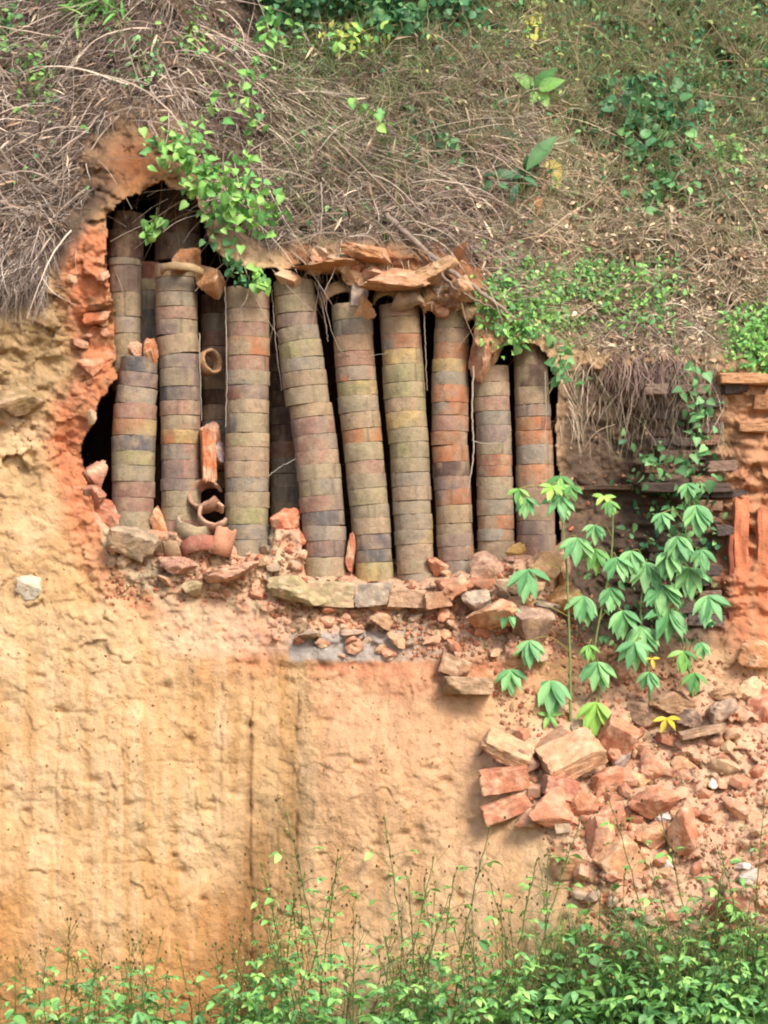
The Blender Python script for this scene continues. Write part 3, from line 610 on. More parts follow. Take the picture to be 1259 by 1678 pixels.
def reg(n):
    out = []
    A = g.uniform((800, 1080), (1300, 1700), (int(n * .50), 2)); A = A[(A[:, 0] > 830 + (A[:, 1] - 1200) * .35)]; out.append(A)
    B = g.uniform((440, 985), (960, 1080), (int(n * .20), 2)); out.append(B[(B[:, 1] < 1036) | (B[:, 0] > 660)])
    Cc = g.uniform((175, 880), (905, 985), (int(n * .2), 2)); out.append(Cc[Cc[:, 1] > tab(Cc[:, 0], FLO)])
    E = g.uniform((930, 620), (1200, 1080), (int(n * .025), 2)); out.append(E)
    a = np.concatenate(out); return a[:, 0], a[:, 1]
o = gravel('rubble', 8000, reg, 2.5, 10, [(224, 160, 124), (210, 134, 98), (202, 168, 124), (232, 184, 144), (170, 128, 98), (184, 112, 84)])
tag(o, 'loose crumbs of burnt clay and gravel on the ledge and slope', 'rubble', kind='stuff')
o = gravel('clay_crumbs', 1500, lambda n: (g.uniform(0, 760, n), g.uniform(560, 1640, n)), 1.5, 5, [(222, 176, 116), (206, 150, 92), (170, 122, 76)])
tag(o, 'small crumbs of clay clinging to the yellow bank', 'clay crumbs', kind='stuff')

# ------------------------------------------------------------------ tubes, broken saggars, roots, branch
def tube(a, pts, rad, col, n=6):
    pts = np.asarray(pts, float); m = len(pts); rad = np.broadcast_to(np.asarray(rad, float), (m,))
    t = np.gradient(pts, axis=0); t /= np.linalg.norm(t, axis=1, keepdims=True) + 1e-9
    ref = np.array([0.31, 0.9, 0.2]); s = np.cross(t, ref); s /= np.linalg.norm(s, axis=1, keepdims=True) + 1e-9; b = np.cross(t, s)
    th = np.linspace(0, 2 * np.pi, n, endpoint=False)
    V = pts[:, None] + rad[:, None, None] * (np.cos(th)[None, :, None] * s[:, None] + np.sin(th)[None, :, None] * b[:, None])
    i = np.arange(m - 1)[:, None] * n; j = np.arange(n)[None, :]; k = (j + 1) % n
    a.add(V.reshape(-1, 3), np.stack([(i + j).ravel(), (i + k).ravel(), (i + n + k).ravel(), (i + n + j).ravel()], 1), col)
def smooth_path(pts, n=24, jit=0.0, seed=0):
    pts = np.asarray(pts, float); t = np.linspace(0, len(pts) - 1, n); g2 = np.random.default_rng(seed)
    i = np.clip(t.astype(int), 0, len(pts) - 2); f = (t - i)[:, None]
    p0 = pts[np.maximum(i - 1, 0)]; p1 = pts[i]; p2 = pts[i + 1]; p3 = pts[np.minimum(i + 2, len(pts) - 1)]
    q = .5 * ((2 * p1) + (-p0 + p2) * f + (2 * p0 - 5 * p1 + 4 * p2 - p3) * f ** 2 + (-p0 + 3 * p1 - 3 * p2 + p3) * f ** 3)
    return q + g2.normal(0, 1, q.shape) * jit
def shell(u, v, D, r, h, arc, rot, col, label, name='broken_saggar'):
    """a saggar with part of its wall broken away"""
    r = M(r, D); h = M(h, D); n = 40; th = np.linspace(arc[0], arc[1], n); t = .017
    g2 = np.random.default_rng(int(u + v)); top = h * (1 + .18 * (vnoise(th * 3 + u, th * 0, 1)) - .1 * (np.abs(np.linspace(-1, 1, n)) ** 6))
    rows = []
    for rr, zf in ((r - t, 0.0), (r, 0.0), (r * 1.01, .5), (r, .97), (r - t * .3, 1.0), (r - t, .98), (r - t, .5), (r - t, 0.0)):
        rows.append(np.stack([rr * np.cos(th), rr * np.sin(th), zf * top], -1))
    V = np.stack(rows); m = len(rows)
    i = np.arange(m - 1)[:, None] * n; j = np.arange(n - 1)[None, :]
    Fc = [np.stack([(i + j).ravel(), (i + j + 1).ravel(), (i + n + j + 1).ravel(), (i + n + j).ravel()], 1)]
    Rm = np.array(Euler([R(x) for x in rot]).to_matrix()); V2 = (V.reshape(-1, 3) - np.array([0, 0, h / 2])) @ Rm.T
    a = Acc(); c = alb(*col) * (1 + .4 * vnoise(V2[:, 0] * 20 + u, V2[:, 2] * 20, 5))[:, None]
    a.add(V2, Fc[0], c)
    caps = np.array([[0, 1, 2, 6], [2, 3, 5, 6]]) * n
    a.add(V2, np.concatenate([caps, caps[:, ::-1] + n - 1]), c); 
    o = a.build(name, M_CLAY); o.location = P(u, v, D)[()]
    return tag(o, label, 'broken pot', 'broken saggars')
TAU = 2 * math.pi
shell(343, 594, .30, 21, 22, (0, TAU), (78, 8, 40), (186, 142, 102), 'curved broken saggar ring poking out left of the straight stack')
shell(337, 812, .20, 27, 26, (.4, TAU - .5), (62, -10, -18), (196, 146, 116), 'upper open broken saggar below the upright orange brick')
shell(349, 846, .14, 25, 24, (0.2, TAU - .9), (52, -24, 25), (222, 168, 138), 'pink broken saggar shell in the middle of the broken ones')
shell(318, 866, .16, 30, 30, (2.6, 6.6), (18, 12, 0), (190, 168, 132), 'olive broken saggar wall below the open ones')
shell(330, 898, .12, 34, 26, (3.0, 6.3), (-14, -8, 0), (196, 124, 100), 'reddish broken saggar lowest of the broken ones')
shell(362, 886, .10, 22, 46, (4.2, 6.4), (0, 14, 0), (220, 156, 120), 'thin curved shard right of the lowest broken saggar')
shell(292, 898, .10, 24, 30, (3.2, 4.9), (0, -16, 0), (204, 166, 124), 'thin curved shard left of the lowest broken saggar')
shell(550, 488, .30, 30, 20, (3.3, 6.2), (-24, -26, 0), (200, 162, 122), 'pale curved rim shard between the leaning stack and its neighbour')
shell(645, 494, .24, 34, 18, (3.1, 6.3), (-30, 4, 0), (178, 150, 104), 'saggar rim tipped over the pale olive stack')
shell(712, 492, .20, 24, 34, (2.9, 6.5), (-38, -18, 0), (190, 146, 98), 'rounded saggar bottom hanging left of the brownish stack')
shell(300, 446, .2, 36, 12, (2.9, 6.5), (-8, 4, 0), (200, 166, 120), 'cracked saggar lip on the stack right of the short one')

g = np.random.default_rng(17)
def root(pts, D, rad, col, label, name='root', cat='root', jit=.0016):
    p = np.array([P(u, v, D - .01 * k % .02)[()] for k, (u, v) in enumerate(pts)])
    a = Acc(); q = smooth_path(p, 10 * len(pts), jit, int(pts[0][0]))
    tube(a, q, np.linspace(rad, rad * .5, len(q)), alb(*col), 5)
    o = a.build(name, M_WOOD, origin=p[0]); return tag(o, label, cat)
root([(796, 480), (797, 540), (798, 600)], .12, .008, (206, 172, 142), 'straight pale root hanging onto the stack second from the right')
root([(776, 600), (774, 680), (776, 740), (768, 800), (762, 825)], .12, .006, (196, 178, 156), 'long pale root dangling between the brownish stack and its right neighbour')
root([(774, 722), (800, 728), (825, 722), (838, 705)], .13, .004, (176, 162, 144), 'thin root looping across the stack second from the right')
root([(369, 470), (371, 540), (372, 620), (370, 700)], .2, .004, (206, 190, 170), 'thin white root beside the left edge of the straight stack')
root([(327, 545), (328, 610), (331, 690)], .22, .004, (190, 180, 165), 'thin white root between the two stacks left of the upright brick')
root([(440, 780), (460, 765), (485, 752)], .2, .003, (200, 192, 178), 'short white rootlet bridging to the leaning stack')
root([(446, 475), (452, 560), (462, 640)], .24, .003, (186, 176, 168), 'fine root in the dark gap left of the leaning stack')
root([(516, 462), (528, 500), (538, 560)], .2, .006, (160, 140, 122), 'frayed root in the dark gap right of the leaning stack')
root([(694, 500), (697, 560), (700, 640)], .2, .004, (188, 170, 150), 'fine root in the gap right of the pale olive stack')
root([(893, 610), (895, 680), (893, 740)], .14, .003, (200, 184, 160), 'white root hanging over the rightmost stack')
root([(520, 450), (560, 575), (640, 578)], .16, .002, (190, 180, 165), 'very thin root stretched across two middle stacks')
root([(526, 300), (528, 340), (526, 385)], .05, .006, (196, 180, 158), 'forked pale stem in the dead grass above the leaning stack', 'stem', 'dead stem')
root([(545, 225), (620, 300), (700, 385)], .02, .009, (160, 140, 118), 'pale stem lying in the dead grass above the fallen branch', 'stem', 'dead stem')
# fallen branch
def bpt(u, v, dd): return P(u, v, surfD(u, v) + dd)[()]
a = Acc(); q = smooth_path([bpt(632, 352, -.06), bpt(690, 405, -.07), P(738, 442, .02)[()], P(790, 480, .0)[()], P(832, 512, .02)[()]], 40, .003, 3)
tube(a, q, np.linspace(.021, .011, len(q)), alb(172, 150, 132), 8)
br = empty('fallen_branch', q[0], 'long grey branch lying diagonally above the stacks, right of the leaning one', 'branch')
a.build('limb', M_WOOD, br, origin=q[0])
a = Acc(); q2 = smooth_path([q[12] + np.array([0, -.01, 0]), P(735, 462, -.02)[()], P(780, 492, -.04)[()], P(812, 506, -.02)[()]], 24, .004, 4); tube(a, q2, np.linspace(.012, .005, len(q2)), alb(150, 126, 108), 6)
a.build('twig', M_WOOD, br, origin=q[0])

# ------------------------------------------------------------------ dead grass and other stuff made of many blades
def strands(a, base, d0, length, width, cols, segs=6, grav=.25, curl=.35, r=None):
    n = len(base); pos = base.copy(); d = d0 / (np.linalg.norm(d0, axis=1, keepdims=True) + 1e-9)
    st = (length / segs)[:, None]; side = np.cross(d, r.normal(0, 1, (n, 3))); side /= np.linalg.norm(side, axis=1, keepdims=True) + 1e-9
    rows = []; drift = r.normal(0, curl * .35, (n, 3))
    for k in range(segs + 1):
        wdt = (width * (1 - .75 * (k / segs) ** 1.5))[:, None] / 2
        s2 = side - d * (side * d).sum(1, keepdims=True); s2 /= np.linalg.norm(s2, axis=1, keepdims=True) + 1e-9
        rows += [pos - s2 * wdt, pos + s2 * wdt]
        pos = pos + d * st
        d = d + drift + r.normal(0, curl * .5, (n, 3)) + np.array([0, 0, -grav]); d /= np.linalg.norm(d, axis=1, keepdims=True) + 1e-9
    V = np.stack(rows, 1)  # n, 2(s+1), 3
    m = 2 * (segs + 1)
    q = np.array([[2 * k, 2 * k + 1, 2 * k + 3, 2 * k + 2] for k in range(segs)])
    a.add(V.reshape(-1, 3), (q[None] + (np.arange(n) * m)[:, None, None]).reshape(-1, 4), np.repeat(cols, m, 0))
def pick(cols, n, r, j=.25):
    c = np.array([alb(*x, k=.93) for x in cols]); return c[r.integers(0, len(c), n)] * r.uniform(1 - j, 1 + j, (n, 1))
GREYS = [(150, 132, 118), (132, 114, 102), (172, 154, 138), (108, 92, 80), (196, 180, 164), (122, 106, 98), (96, 82, 68)]
TANS = [(190, 168, 144), (168, 148, 126), (212, 192, 166), (130, 110, 90), (156, 152, 114), (146, 144, 108)]
r = np.random.default_rng(5)
def field(n, ur, vr, keep=None):
    u = r.uniform(*ur, n); v = r.uniform(*vr, n)
    if keep is not None:
        k = r.random(n) < keep(u, v); u, v = u[k], v[k]
    return u, v
def imgdir(ang):
    """ang: degrees from straight down, positive to the right"""
    return np.stack([np.sin(ang), np.zeros_like(ang), -np.cos(ang)], -1)
def lay(a, u, v, ang0, spread, lmin, lmax, wmin, wmax, cols, lift=.5, grav=.18, curl=.3, segs=6, off=.0):
    n = len(u); b = surf(u, v) ; N_ = surfN(u, v); b = b + N_ * r.uniform(0, off + 1e-3, (n, 1))
    an = np.radians(ang0 + r.normal(0, spread, n)); d = imgdir(an) + N_ * r.uniform(.1, lift * 2, (n, 1)); d[:, 1] += 0.0
    strands(a, b, d, r.uniform(lmin, lmax, n), r.uniform(wmin, wmax, n), pick(cols, n, r), segs, grav, curl, r)
rl_ = lambda u: tab(u, ROOF)
clear = lambda u, v: 1 - 1.0 * (gauss(u, v, 225, 262, 78, 66) > .3)
# left mat of dead stems hanging down
a = Acc()
u, v = field(15000, (-120, 480), (-60, 460), lambda u, v: (v < rl_(u) - np.where(u < 70, 5, np.where(u < 150, 80, 55))) * np.clip(clear(u, v), 0, 1))
hang = (u < 160); 
for hh_, l0, l1 in ((hang, .16, .42), (~hang, .08, .26)):
    lay(a, u[hh_], v[hh_], np.where(u[hh_] < 220, -14, 10), 45, l0, l1, .003, .0075, GREYS, .5, .16, .42, off=.03)
u, v = field(2000, (-60, 80), (380, 452)); lay(a, u, v, -6, 16, .18, .40, .003, .007, GREYS, .5, .3, .2)
u, v = field(700, (-60, 470), (-40, 400), lambda u, v: (v < rl_(u) - 40) * np.clip(clear(u, v), 0, 1)); lay(a, u, v, -20, 60, .5, 1.0, .006, .012, [(190, 170, 150), (160, 140, 124)], .5, .1, .14, 10)
tag(a.build('dead_grass', M_STRAW), 'grey tangle of dead stems hanging over the left bank', 'dead grass', kind='stuff')
a = Acc()
u, v = field(13000, (420, 860), (40, 520), lambda u, v: (v < rl_(u) - 42) * 1.0)
lay(a, u, v, 38, 48, .08, .28, .003, .007, GREYS + TANS[:2], .35, .06, .42, off=.03)
u, v = field(900, (430, 560), (130, 260)); lay(a, u, v, 42, 8, .5, 1.1, .004, .009, [(190, 174, 150), (168, 150, 128)], .3, .03, .07, 9, off=.06)
u, v = field(420, (430, 800), (150, 440), lambda u, v: (v < rl_(u) - 30) * 1.0); lay(a, u, v, 30, 50, .4, .8, .005, .010, [(190, 170, 150), (150, 130, 112)], .5, .12, .16, 10)
u, v = field(1500, (-60, 860), (-40, 420), lambda u, v: (v < rl_(u) - 60) * np.clip(clear(u, v), 0, 1)); b = surf(u, v) + surfN(u, v) * r.uniform(.02, .10, (len(u), 1)); scatter_dead = (u, b)
tag(a.build('dead_grass', M_STRAW), 'brown matted dead grass slanting down above the middle stacks', 'dead grass', kind='stuff')
a = Acc()
u, v = field(19000, (800, 1400), (150, 590), lambda u, v: (v < rl_(u) - 0) * sstep(60, 330, v + 40 * fbm(u / 60, v / 60, 2, 7)) + .25)
k = v < rl_(u) - 22; u, v = u[k], v[k]
lay(a, u, v, 5, 75, .06, .20, .003, .0065, TANS, .35, .04, .45, 5, off=.02)
u, v = field(900, (600, 1300), (0, 540), lambda u, v: (v < rl_(u) - 20) * 1.0); lay(a, u, v, 0, 70, .3, .7, .004, .008, [(186, 160, 128), (150, 124, 98)], .5, .1, .2, 8)
tag(a.build('dead_grass', M_STRAW), 'tan dried grass litter covering the slope at the right', 'dead grass', kind='stuff')
# hanging rootlets in the dirt wall at the right
a = Acc()
u, v = field(1100, (905, 1190), (560, 720), lambda u, v: 1 - sstep(600, 780, v) * .8)
lay(a, u, v, 0, 30, .06, .30, .002, .005, TANS + GREYS[:2], .25, .28, .2, 7, off=.03)
u, v = field(700, (470, 900), (400, 520), lambda u, v: (v > rl_(u) - 20) & (v < rl_(u) + 15)); lay(a, u, v, 0, 40, .05, .22, .002, .005, TANS, .5, .25, .35, 6)
u, v = field(700, (1000, 1120), (500, 600)); lay(a, u, v, 0, 30, .15, .35, .003, .007, [(150, 126, 116), (124, 98, 90)], .6, .3, .3, 7)
tag(a.build('rootlets', M_STRAW), 'fine brown rootlets hanging over the dirt wall and stack tops', 'roots', kind='stuff')
# green grass of the upper slope
GREENS = [(150, 166, 110), (130, 150, 96), (172, 178, 128), (112, 136, 86), (182, 174, 136)]
a = Acc()
u, v = field(24000, (440, 1400), (-120, 420), lambda u, v: np.clip(1.10 - sstep(60, 400, v - (u - 850) * .10 + 90 * fbm(u / 90, v / 90, 2, 9)), 0, 1))
n = len(u); b = surf(u, v); d = np.stack([r.normal(0, .35, n), -r.uniform(.1, .8, n), r.uniform(.4, 1, n)], -1)
strands(a, b, d, r.uniform(.08, .28, n), r.uniform(.003, .008, n), pick(GREENS, n, r), 5, .22, .25, r)
tag(a.build('grass', M_LEAF), 'green grass growing through the dry slope at upper right', 'grass', kind='stuff')
# wider tangle far above, beyond the frame
a = Acc()
u, v = field(5000, (-900, 2200), (-900, -100)); lay(a, u, v, 0, 70, .3, .8, .012, .03, TANS + GREENS[:2], .5, .1, .3, 5)
u, v = field(3000, (-900, -100), (-100, 470)); lay(a, u, v, 0, 50, .2, .6, .008, .02, GREYS, .5, .1, .3, 5)
u, v = field(3000, (1320, 2200), (-100, 560)); lay(a, u, v, 0, 50, .2, .6, .008, .02, TANS, .5, .1, .3, 5)
tag(a.build('dead_grass', M_STRAW), 'dry brush on the hillside beyond the picture', 'dead grass', kind='stuff')

# ------------------------------------------------------------------ leaves
def leaf(kind):
    if kind == 'heart': prof = [(0, .0), (-.06, .22), (.06, .40), (.30, .46), (.62, .30), (.85, .12), (1, 0)]
    elif kind == 'lance': prof = [(0, .0), (.12, .07), (.35, .16), (.6, .17), (.82, .09), (1, 0)]
    elif kind == 'ovate': prof = [(0, .0), (.08, .16), (.3, .29), (.55, .27), (.8, .14), (1, 0)]
    elif kind == 'blade': prof = [(0, .0), (.15, .045), (.4, .06), (.7, .045), (1, 0)]
    else: prof = [(0, .0), (.05, .22), (.25, .40), (.55, .42), (.85, .26), (1, 0)]
    mid = []; L_ = []; Rr = []
    for x, y in prof:
        z = -.25 * max(x, 0) ** 2; mid.append((max(x, 0), 0, z)); L_.append((x, y, z + .32 * y)); Rr.append((x, -y, z + .32 * y))
    n = len(prof); V = np.array(mid + L_ + Rr); Fc = []
    for i in range(n - 1):
        Fc.append((i, i + 1, n + i + 1, n + i)); Fc.append((i, 2 * n + i, 2 * n + i + 1, i + 1))
    return V, np.array(Fc)
LF = {k: leaf(k) for k in ('heart', 'lance', 'ovate', 'blade', 'round')}
def leaves(a, kind, pos, axis_, normal, size, cols):
    V, f = LF[kind]; pos = np.atleast_2d(pos); n = len(pos)
    X = axis_ / (np.linalg.norm(axis_, axis=1, keepdims=True) + 1e-9)
    Z = normal - X * (normal * X).sum(1, keepdims=True); Z /= np.linalg.norm(Z, axis=1, keepdims=True) + 1e-9; Y = np.cross(Z, X)
    size = np.broadcast_to(size, (n,))[:, None, None]
    Q = pos[:, None] + size * (V[None, :, 0:1] * X[:, None] + V[None, :, 1:2] * Y[:, None] + V[None, :, 2:3] * Z[:, None])
    c = np.repeat(cols, len(V), 0); mid = np.tile(np.arange(len(V)) < len(V) // 3, n); c = c * np.where(mid, 1.25, 1.0)[:, None]
    a.add(Q.reshape(-1, 3), (f[None] + (np.arange(n) * len(V))[:, None, None]).reshape(-1, 4), c)
G_BR = [(124, 170, 84), (108, 156, 80), (144, 182, 98), (92, 142, 76)]
G_MD = [(104, 146, 92), (88, 132, 80), (124, 164, 102), (76, 114, 70)]
G_DK = [(52, 96, 62), (64, 112, 72), (44, 82, 52), (80, 124, 84)]
G_YL = [(176, 190, 92), (156, 182, 90), (196, 186, 100)]
def scatter_leaves(a, kind, centers, sizes, cols, r, droop=.3, face=.8):
    n = len(centers); ax = r.normal(0, 1, (n, 3)); ax[:, 2] -= droop; ax[:, 1] -= .3
    nm = r.normal(0, .55, (n, 3)) + np.array([.1, -face, .75]); leaves(a, kind, centers, ax, nm, sizes, pick(cols, n, r, .25) * 1.18)
a = Acc(); r = np.random.default_rng(66)
scatter_leaves(a, 'blade', scatter_dead[1], r.uniform(.06, .16, len(scatter_dead[1])), [(176, 156, 130), (140, 116, 94), (110, 88, 72)], r)
u, v = field(1500, (780, 1330), (240, 590), lambda u, v: (v < rl_(u) - 10) * 1.0); b = surf(u, v) + surfN(u, v) * r.uniform(.01, .05, (len(u), 1)); scatter_leaves(a, 'ovate', b, r.uniform(.02, .055, len(b)), [(170, 142, 114), (142, 112, 86), (196, 170, 138), (120, 92, 72)], r)
tag(a.build('leaf_litter', M_STRAW), 'curled dead leaves and blades caught in the dry grass', 'leaf litter', kind='stuff')
# a low leafy mat
a = Acc(); r = np.random.default_rng(55)
u, v = field(6500, (770, 1130), (410, 590), lambda u, v: np.clip(1.25 * gauss(u, v, 870, 480, 100, 50) + 1.0 * gauss(u, v, 1010, 470, 90, 36) + .8 * gauss(u, v, 850, 550, 40, 40) + .3 * gauss(u, v, 1060, 520, 60, 40) , 0, 1) * (v < 585) * (fbm(u / 26, v / 20, 2, 77) > -.2))
b = surf(u, v) + surfN(u, v) * r.uniform(.01, .09, (len(u), 1)); b[:, 1] = np.minimum(b[:, 1], .12 + .9 * (b[:, 1] - .0))
scatter_leaves(a, 'ovate', b, r.uniform(.02, .05, len(b)), G_BR + G_MD[:2], r)
u, v = field(1500, (920, 1190), (600, 1080), lambda u, v: np.clip(.9 * gauss(u, v, 1120, 860, 60, 120) + .5 * gauss(u, v, 1060, 980, 90, 90), 0, 1)); b = surf(u, v) + surfN(u, v) * r.uniform(.02, .16, (len(u), 1)); scatter_leaves(a, 'ovate', b, r.uniform(.03, .065, len(b)), G_MD + G_DK[:2], r)
u, v = field(2200, (1180, 1330), (490, 620), lambda u, v: np.clip(1.2 * gauss(u, v, 1245, 560, 46, 42), 0, 1)); b = surf(u, v) + surfN(u, v) * r.uniform(.01, .09, (len(u), 1))
scatter_leaves(a, 'ovate', b, r.uniform(.025, .055, len(b)), G_BR, r)
tag(a.build('ground_cover', M_LEAF), 'bright green leafy mat creeping over the top of the dirt wall', 'ground cover', kind='stuff')
a = Acc()
u, v = field(9000, (470, 1400), (-120, 380), lambda u, v: np.clip(.22 * (fbm(u / 34, v / 34, 2, 75) > .05) + 1.0 * sstep(210, 0, v + 110 * fbm(u / 70, v / 50, 2, 78)) + .7 * gauss(u, v, 1150, 200, 130, 110), 0, 1) * .85)
b = surf(u, v) + surfN(u, v) * r.uniform(.02, .16, (len(u), 1)); scatter_leaves(a, 'ovate', b, r.uniform(.02, .055, len(b)), G_MD + G_DK + [(150, 160, 90)], r)
u, v = field(2600, (-60, 480), (-100, 330), lambda u, v: np.clip(.8 * sstep(30, -10, v) + .5 * (fbm(u / 40, v / 40, 2, 79) > .14), 0, 1)); b = surf(u, v) + surfN(u, v) * r.uniform(.06, .2, (len(u), 1))
scatter_leaves(a, 'ovate', b, r.uniform(.02, .05, len(b)), G_MD + G_BR[:1], r)
u, v = field(4200, (430, 760), (-140, 75), lambda u, v: np.clip(1 * sstep(70, 20, v + 40 * fbm(u / 50, v / 40, 2, 76)), 0, 1)); b = surf(u, v) + surfN(u, v) * r.uniform(.05, .35, (len(u), 1))
scatter_leaves(a, 'round', b, r.uniform(.03, .08, len(b)), G_DK + G_MD[:1], r)
tag(a.build('undergrowth', M_LEAF), 'mixed green undergrowth along the top of the slope', 'undergrowth', kind='stuff')

# ------------------------------------------------------------------ single plants
def shrub(u, v, wpx, hpx, n, kind, smin, smax, cols, label, cat='shrub', name='shrub', stems=6, seed=1, out=.12, group=None):
    r = np.random.default_rng(seed); base = surf(u, v + hpx * .45, .02)[()]
    root_ = empty(name, base, label, cat, group)
    uu = u + r.normal(0, wpx * .25, n).clip(-wpx * .5, wpx * .5); vv = v + r.normal(0, hpx * .25, n).clip(-hpx * .5, hpx * .5)
    D = surfD(uu, np.maximum(vv, v - hpx * .5)) - r.uniform(.03, out, n) - .04; p = P(uu, vv, D)
    a = Acc(); scatter_leaves(a, kind, p, r.uniform(smin, smax, n), cols, r); fo = a.build('foliage', M_LEAF, root_, origin=base)
    a = Acc()
    for k in r.choice(n, min(stems, n), replace=False):
        m = (base + p[k]) / 2 + r.normal(0, .03, 3) + np.array([0, -.05, 0]); tube(a, smooth_path([base, m, p[k]], 8), np.linspace(.006, .0025, 8), alb(110, 116, 70), 5)
    a.build('stem', M_WOOD, root_, origin=base)
    return root_
shrub(1065, 190, 170, 130, 170, 'round', .05, .10, G_MD + G_DK, 'broad dark green shrub with round leaves on the upper right slope', seed=2, stems=14)
shrub(1085, 300, 110, 90, 80, 'round', .04, .075, G_MD, 'lower leafy clump hanging beneath the broad round leaved shrub', seed=3, stems=8)
shrub(720, 236, 90, 44, 46, 'ovate', .04, .08, G_DK + G_MD, 'low dark green plant left of the long leaved one', 'plant', 'plant', seed=4)
shrub(585, 58, 110, 56, 110, 'ovate', .04, .08, G_YL + G_BR, 'yellow green shrub at the top beside the shaded bushes', seed=5, out=.3)
shrub(875, 50, 40, 100, 60, 'ovate', .03, .06, G_YL, 'narrow yellow green plant at the top edge', 'plant', 'plant', seed=6)
shrub(1200, 250, 60, 60, 60, 'ovate', .03, .06, G_BR, 'small bright plant near the right edge of the upper slope', 'plant', 'plant', seed=7)
shrub(1150, 110, 90, 70, 70, 'ovate', .03, .06, G_MD, 'loose leafy plant above the broad round leaved shrub', 'plant', 'plant', seed=37)
shrub(60, 130, 60, 110, 90, 'ovate', .035, .07, G_BR, 'bright green plant standing in dead grass at the upper left', 'plant', 'plant', seed=8)
shrub(12, 40, 50, 80, 60, 'ovate', .04, .07, G_MD + G_BR, 'green plant cut by the top left corner', 'plant', 'plant', seed=9)
shrub(155, 8, 90, 50, 130, 'blade', .12, .22, G_BR, 'tuft of bright green grass blades at the top left', 'grass tuft', 'grass_tuft', seed=10)
shrub(245, 100, 70, 90, 46, 'ovate', .03, .05, G_MD, 'pale loose seedling left of the climbing sprig', 'plant', 'plant', seed=11)
shrub(318, 58, 60, 80, 55, 'ovate', .035, .06, G_BR, 'upright light green sprig at the top above the cave', 'plant', 'plant', seed=12)
shrub(640, 20, 120, 60, 120, 'round', .05, .09, G_MD + G_DK, 'bluish green bush at the top centre', 'bush', 'bush', seed=13, out=.3)
shrub(850, 288, 90, 50, 30, 'ovate', .08, .13, G_DK, 'cluster of dark glossy leaves at the foot of the long leaved plant', 'plant', 'plant', seed=14)

def sprig(pts, label, kind='heart', n=26, smin=.04, smax=.07, cols=G_BR, seed=1, Dout=.08, name='vine', cat='vine', spread=.05, rad=.003, D=None):
    r = np.random.default_rng(seed); pts = np.array(pts, float)
    Dv = np.array([min(float(surfD(u, v)), .5) - Dout for u, v in pts]) if D is None else np.full(len(pts), D)
    q = smooth_path(P(pts[:, 0], pts[:, 1], Dv), 40, .004, seed)
    ro = empty(name, q[0], label, cat)
    a = Acc(); tube(a, q, np.linspace(rad, rad * .6, 40), alb(110, 120, 70), 5); a.build('stem', M_WOOD, ro, origin=q[0])
    i = r.integers(0, 40, n); p = q[i] + r.normal(0, spread, (n, 3)) * np.array([1, .5, .8])
    a = Acc(); scatter_leaves(a, kind, p, r.uniform(smin, smax, n), cols, r, droop=.8); a.build('leaves', M_LEAF, ro, origin=q[0]); return ro
sprig([(300, 240), (320, 280), (380, 320), (430, 365)], 'bushy bright green vine draped over the cave mouth', n=300, seed=21, spread=.10, D=.0, smin=.035, smax=.068)
sprig([(235, 235), (290, 240), (340, 190), (365, 130)], 'light green vine climbing from the orange soil into the dead grass', n=40, seed=22, cols=G_BR, spread=.05, smax=.08)
sprig([(416, 90), (410, 160), (414, 215), (406, 270), (410, 310)], 'twining vine with heart leaves right of the cave', n=50, seed=23, spread=.028, smin=.035, smax=.065)
sprig([(258, 340), (252, 375), (246, 400)], 'small sprig dangling in front of the cave', n=16, seed=24, D=.1, spread=.03)
sprig([(345, 330), (350, 370), (340, 400)], 'dull green trailing shoot hanging inside the cave mouth', n=26, seed=25, D=.1, cols=G_MD, spread=.05)
sprig([(372, 420), (395, 445), (400, 462)], 'small dark vine tip lying on the straight stack', n=28, seed=26, D=.04, cols=G_DK + G_MD, spread=.035, smin=.04)
sprig([(418, 440), (428, 455), (434, 470)], 'bright leaf tuft lying on the straight stack beside the dark vine tip', n=16, seed=27, D=.04, cols=G_BR, spread=.02, smin=.05, smax=.08)
sprig([(1140, 600), (1146, 680), (1140, 760), (1130, 850)], 'slender vine climbing the brick courses at the right', n=70, seed=28, cols=G_MD, spread=.05, smin=.04, smax=.08, D=.16)
sprig([(1068, 730), (1072, 760), (1060, 790)], 'little leafy sprig left of the slender climbing vine', n=14, seed=29, cols=G_MD, spread=.04, D=.2)
sprig([(825, 520), (838, 545), (850, 575)], 'leafy shoot hanging beside the top of the second stack', n=30, seed=30, cols=G_MD + G_BR, spread=.05, D=.1)
sprig([(905, 560), (925, 600), (935, 630)], 'leafy shoot trailing over the dirt wall right of the last stack', n=26, seed=33, cols=G_MD, spread=.05, D=.14)
sprig([(590, 170), (612, 180), (625, 200)], 'small green seedling in the dead grass left of the low dark plant', n=14, seed=31, cols=G_BR, spread=.04, name='seedling', cat='seedling')
sprig([(430, 30), (445, 60), (455, 20)], 'short leafy shoot at the top left of the dark bushes', n=24, seed=32, cols=G_BR, spread=.06, name='shoot', cat='plant')

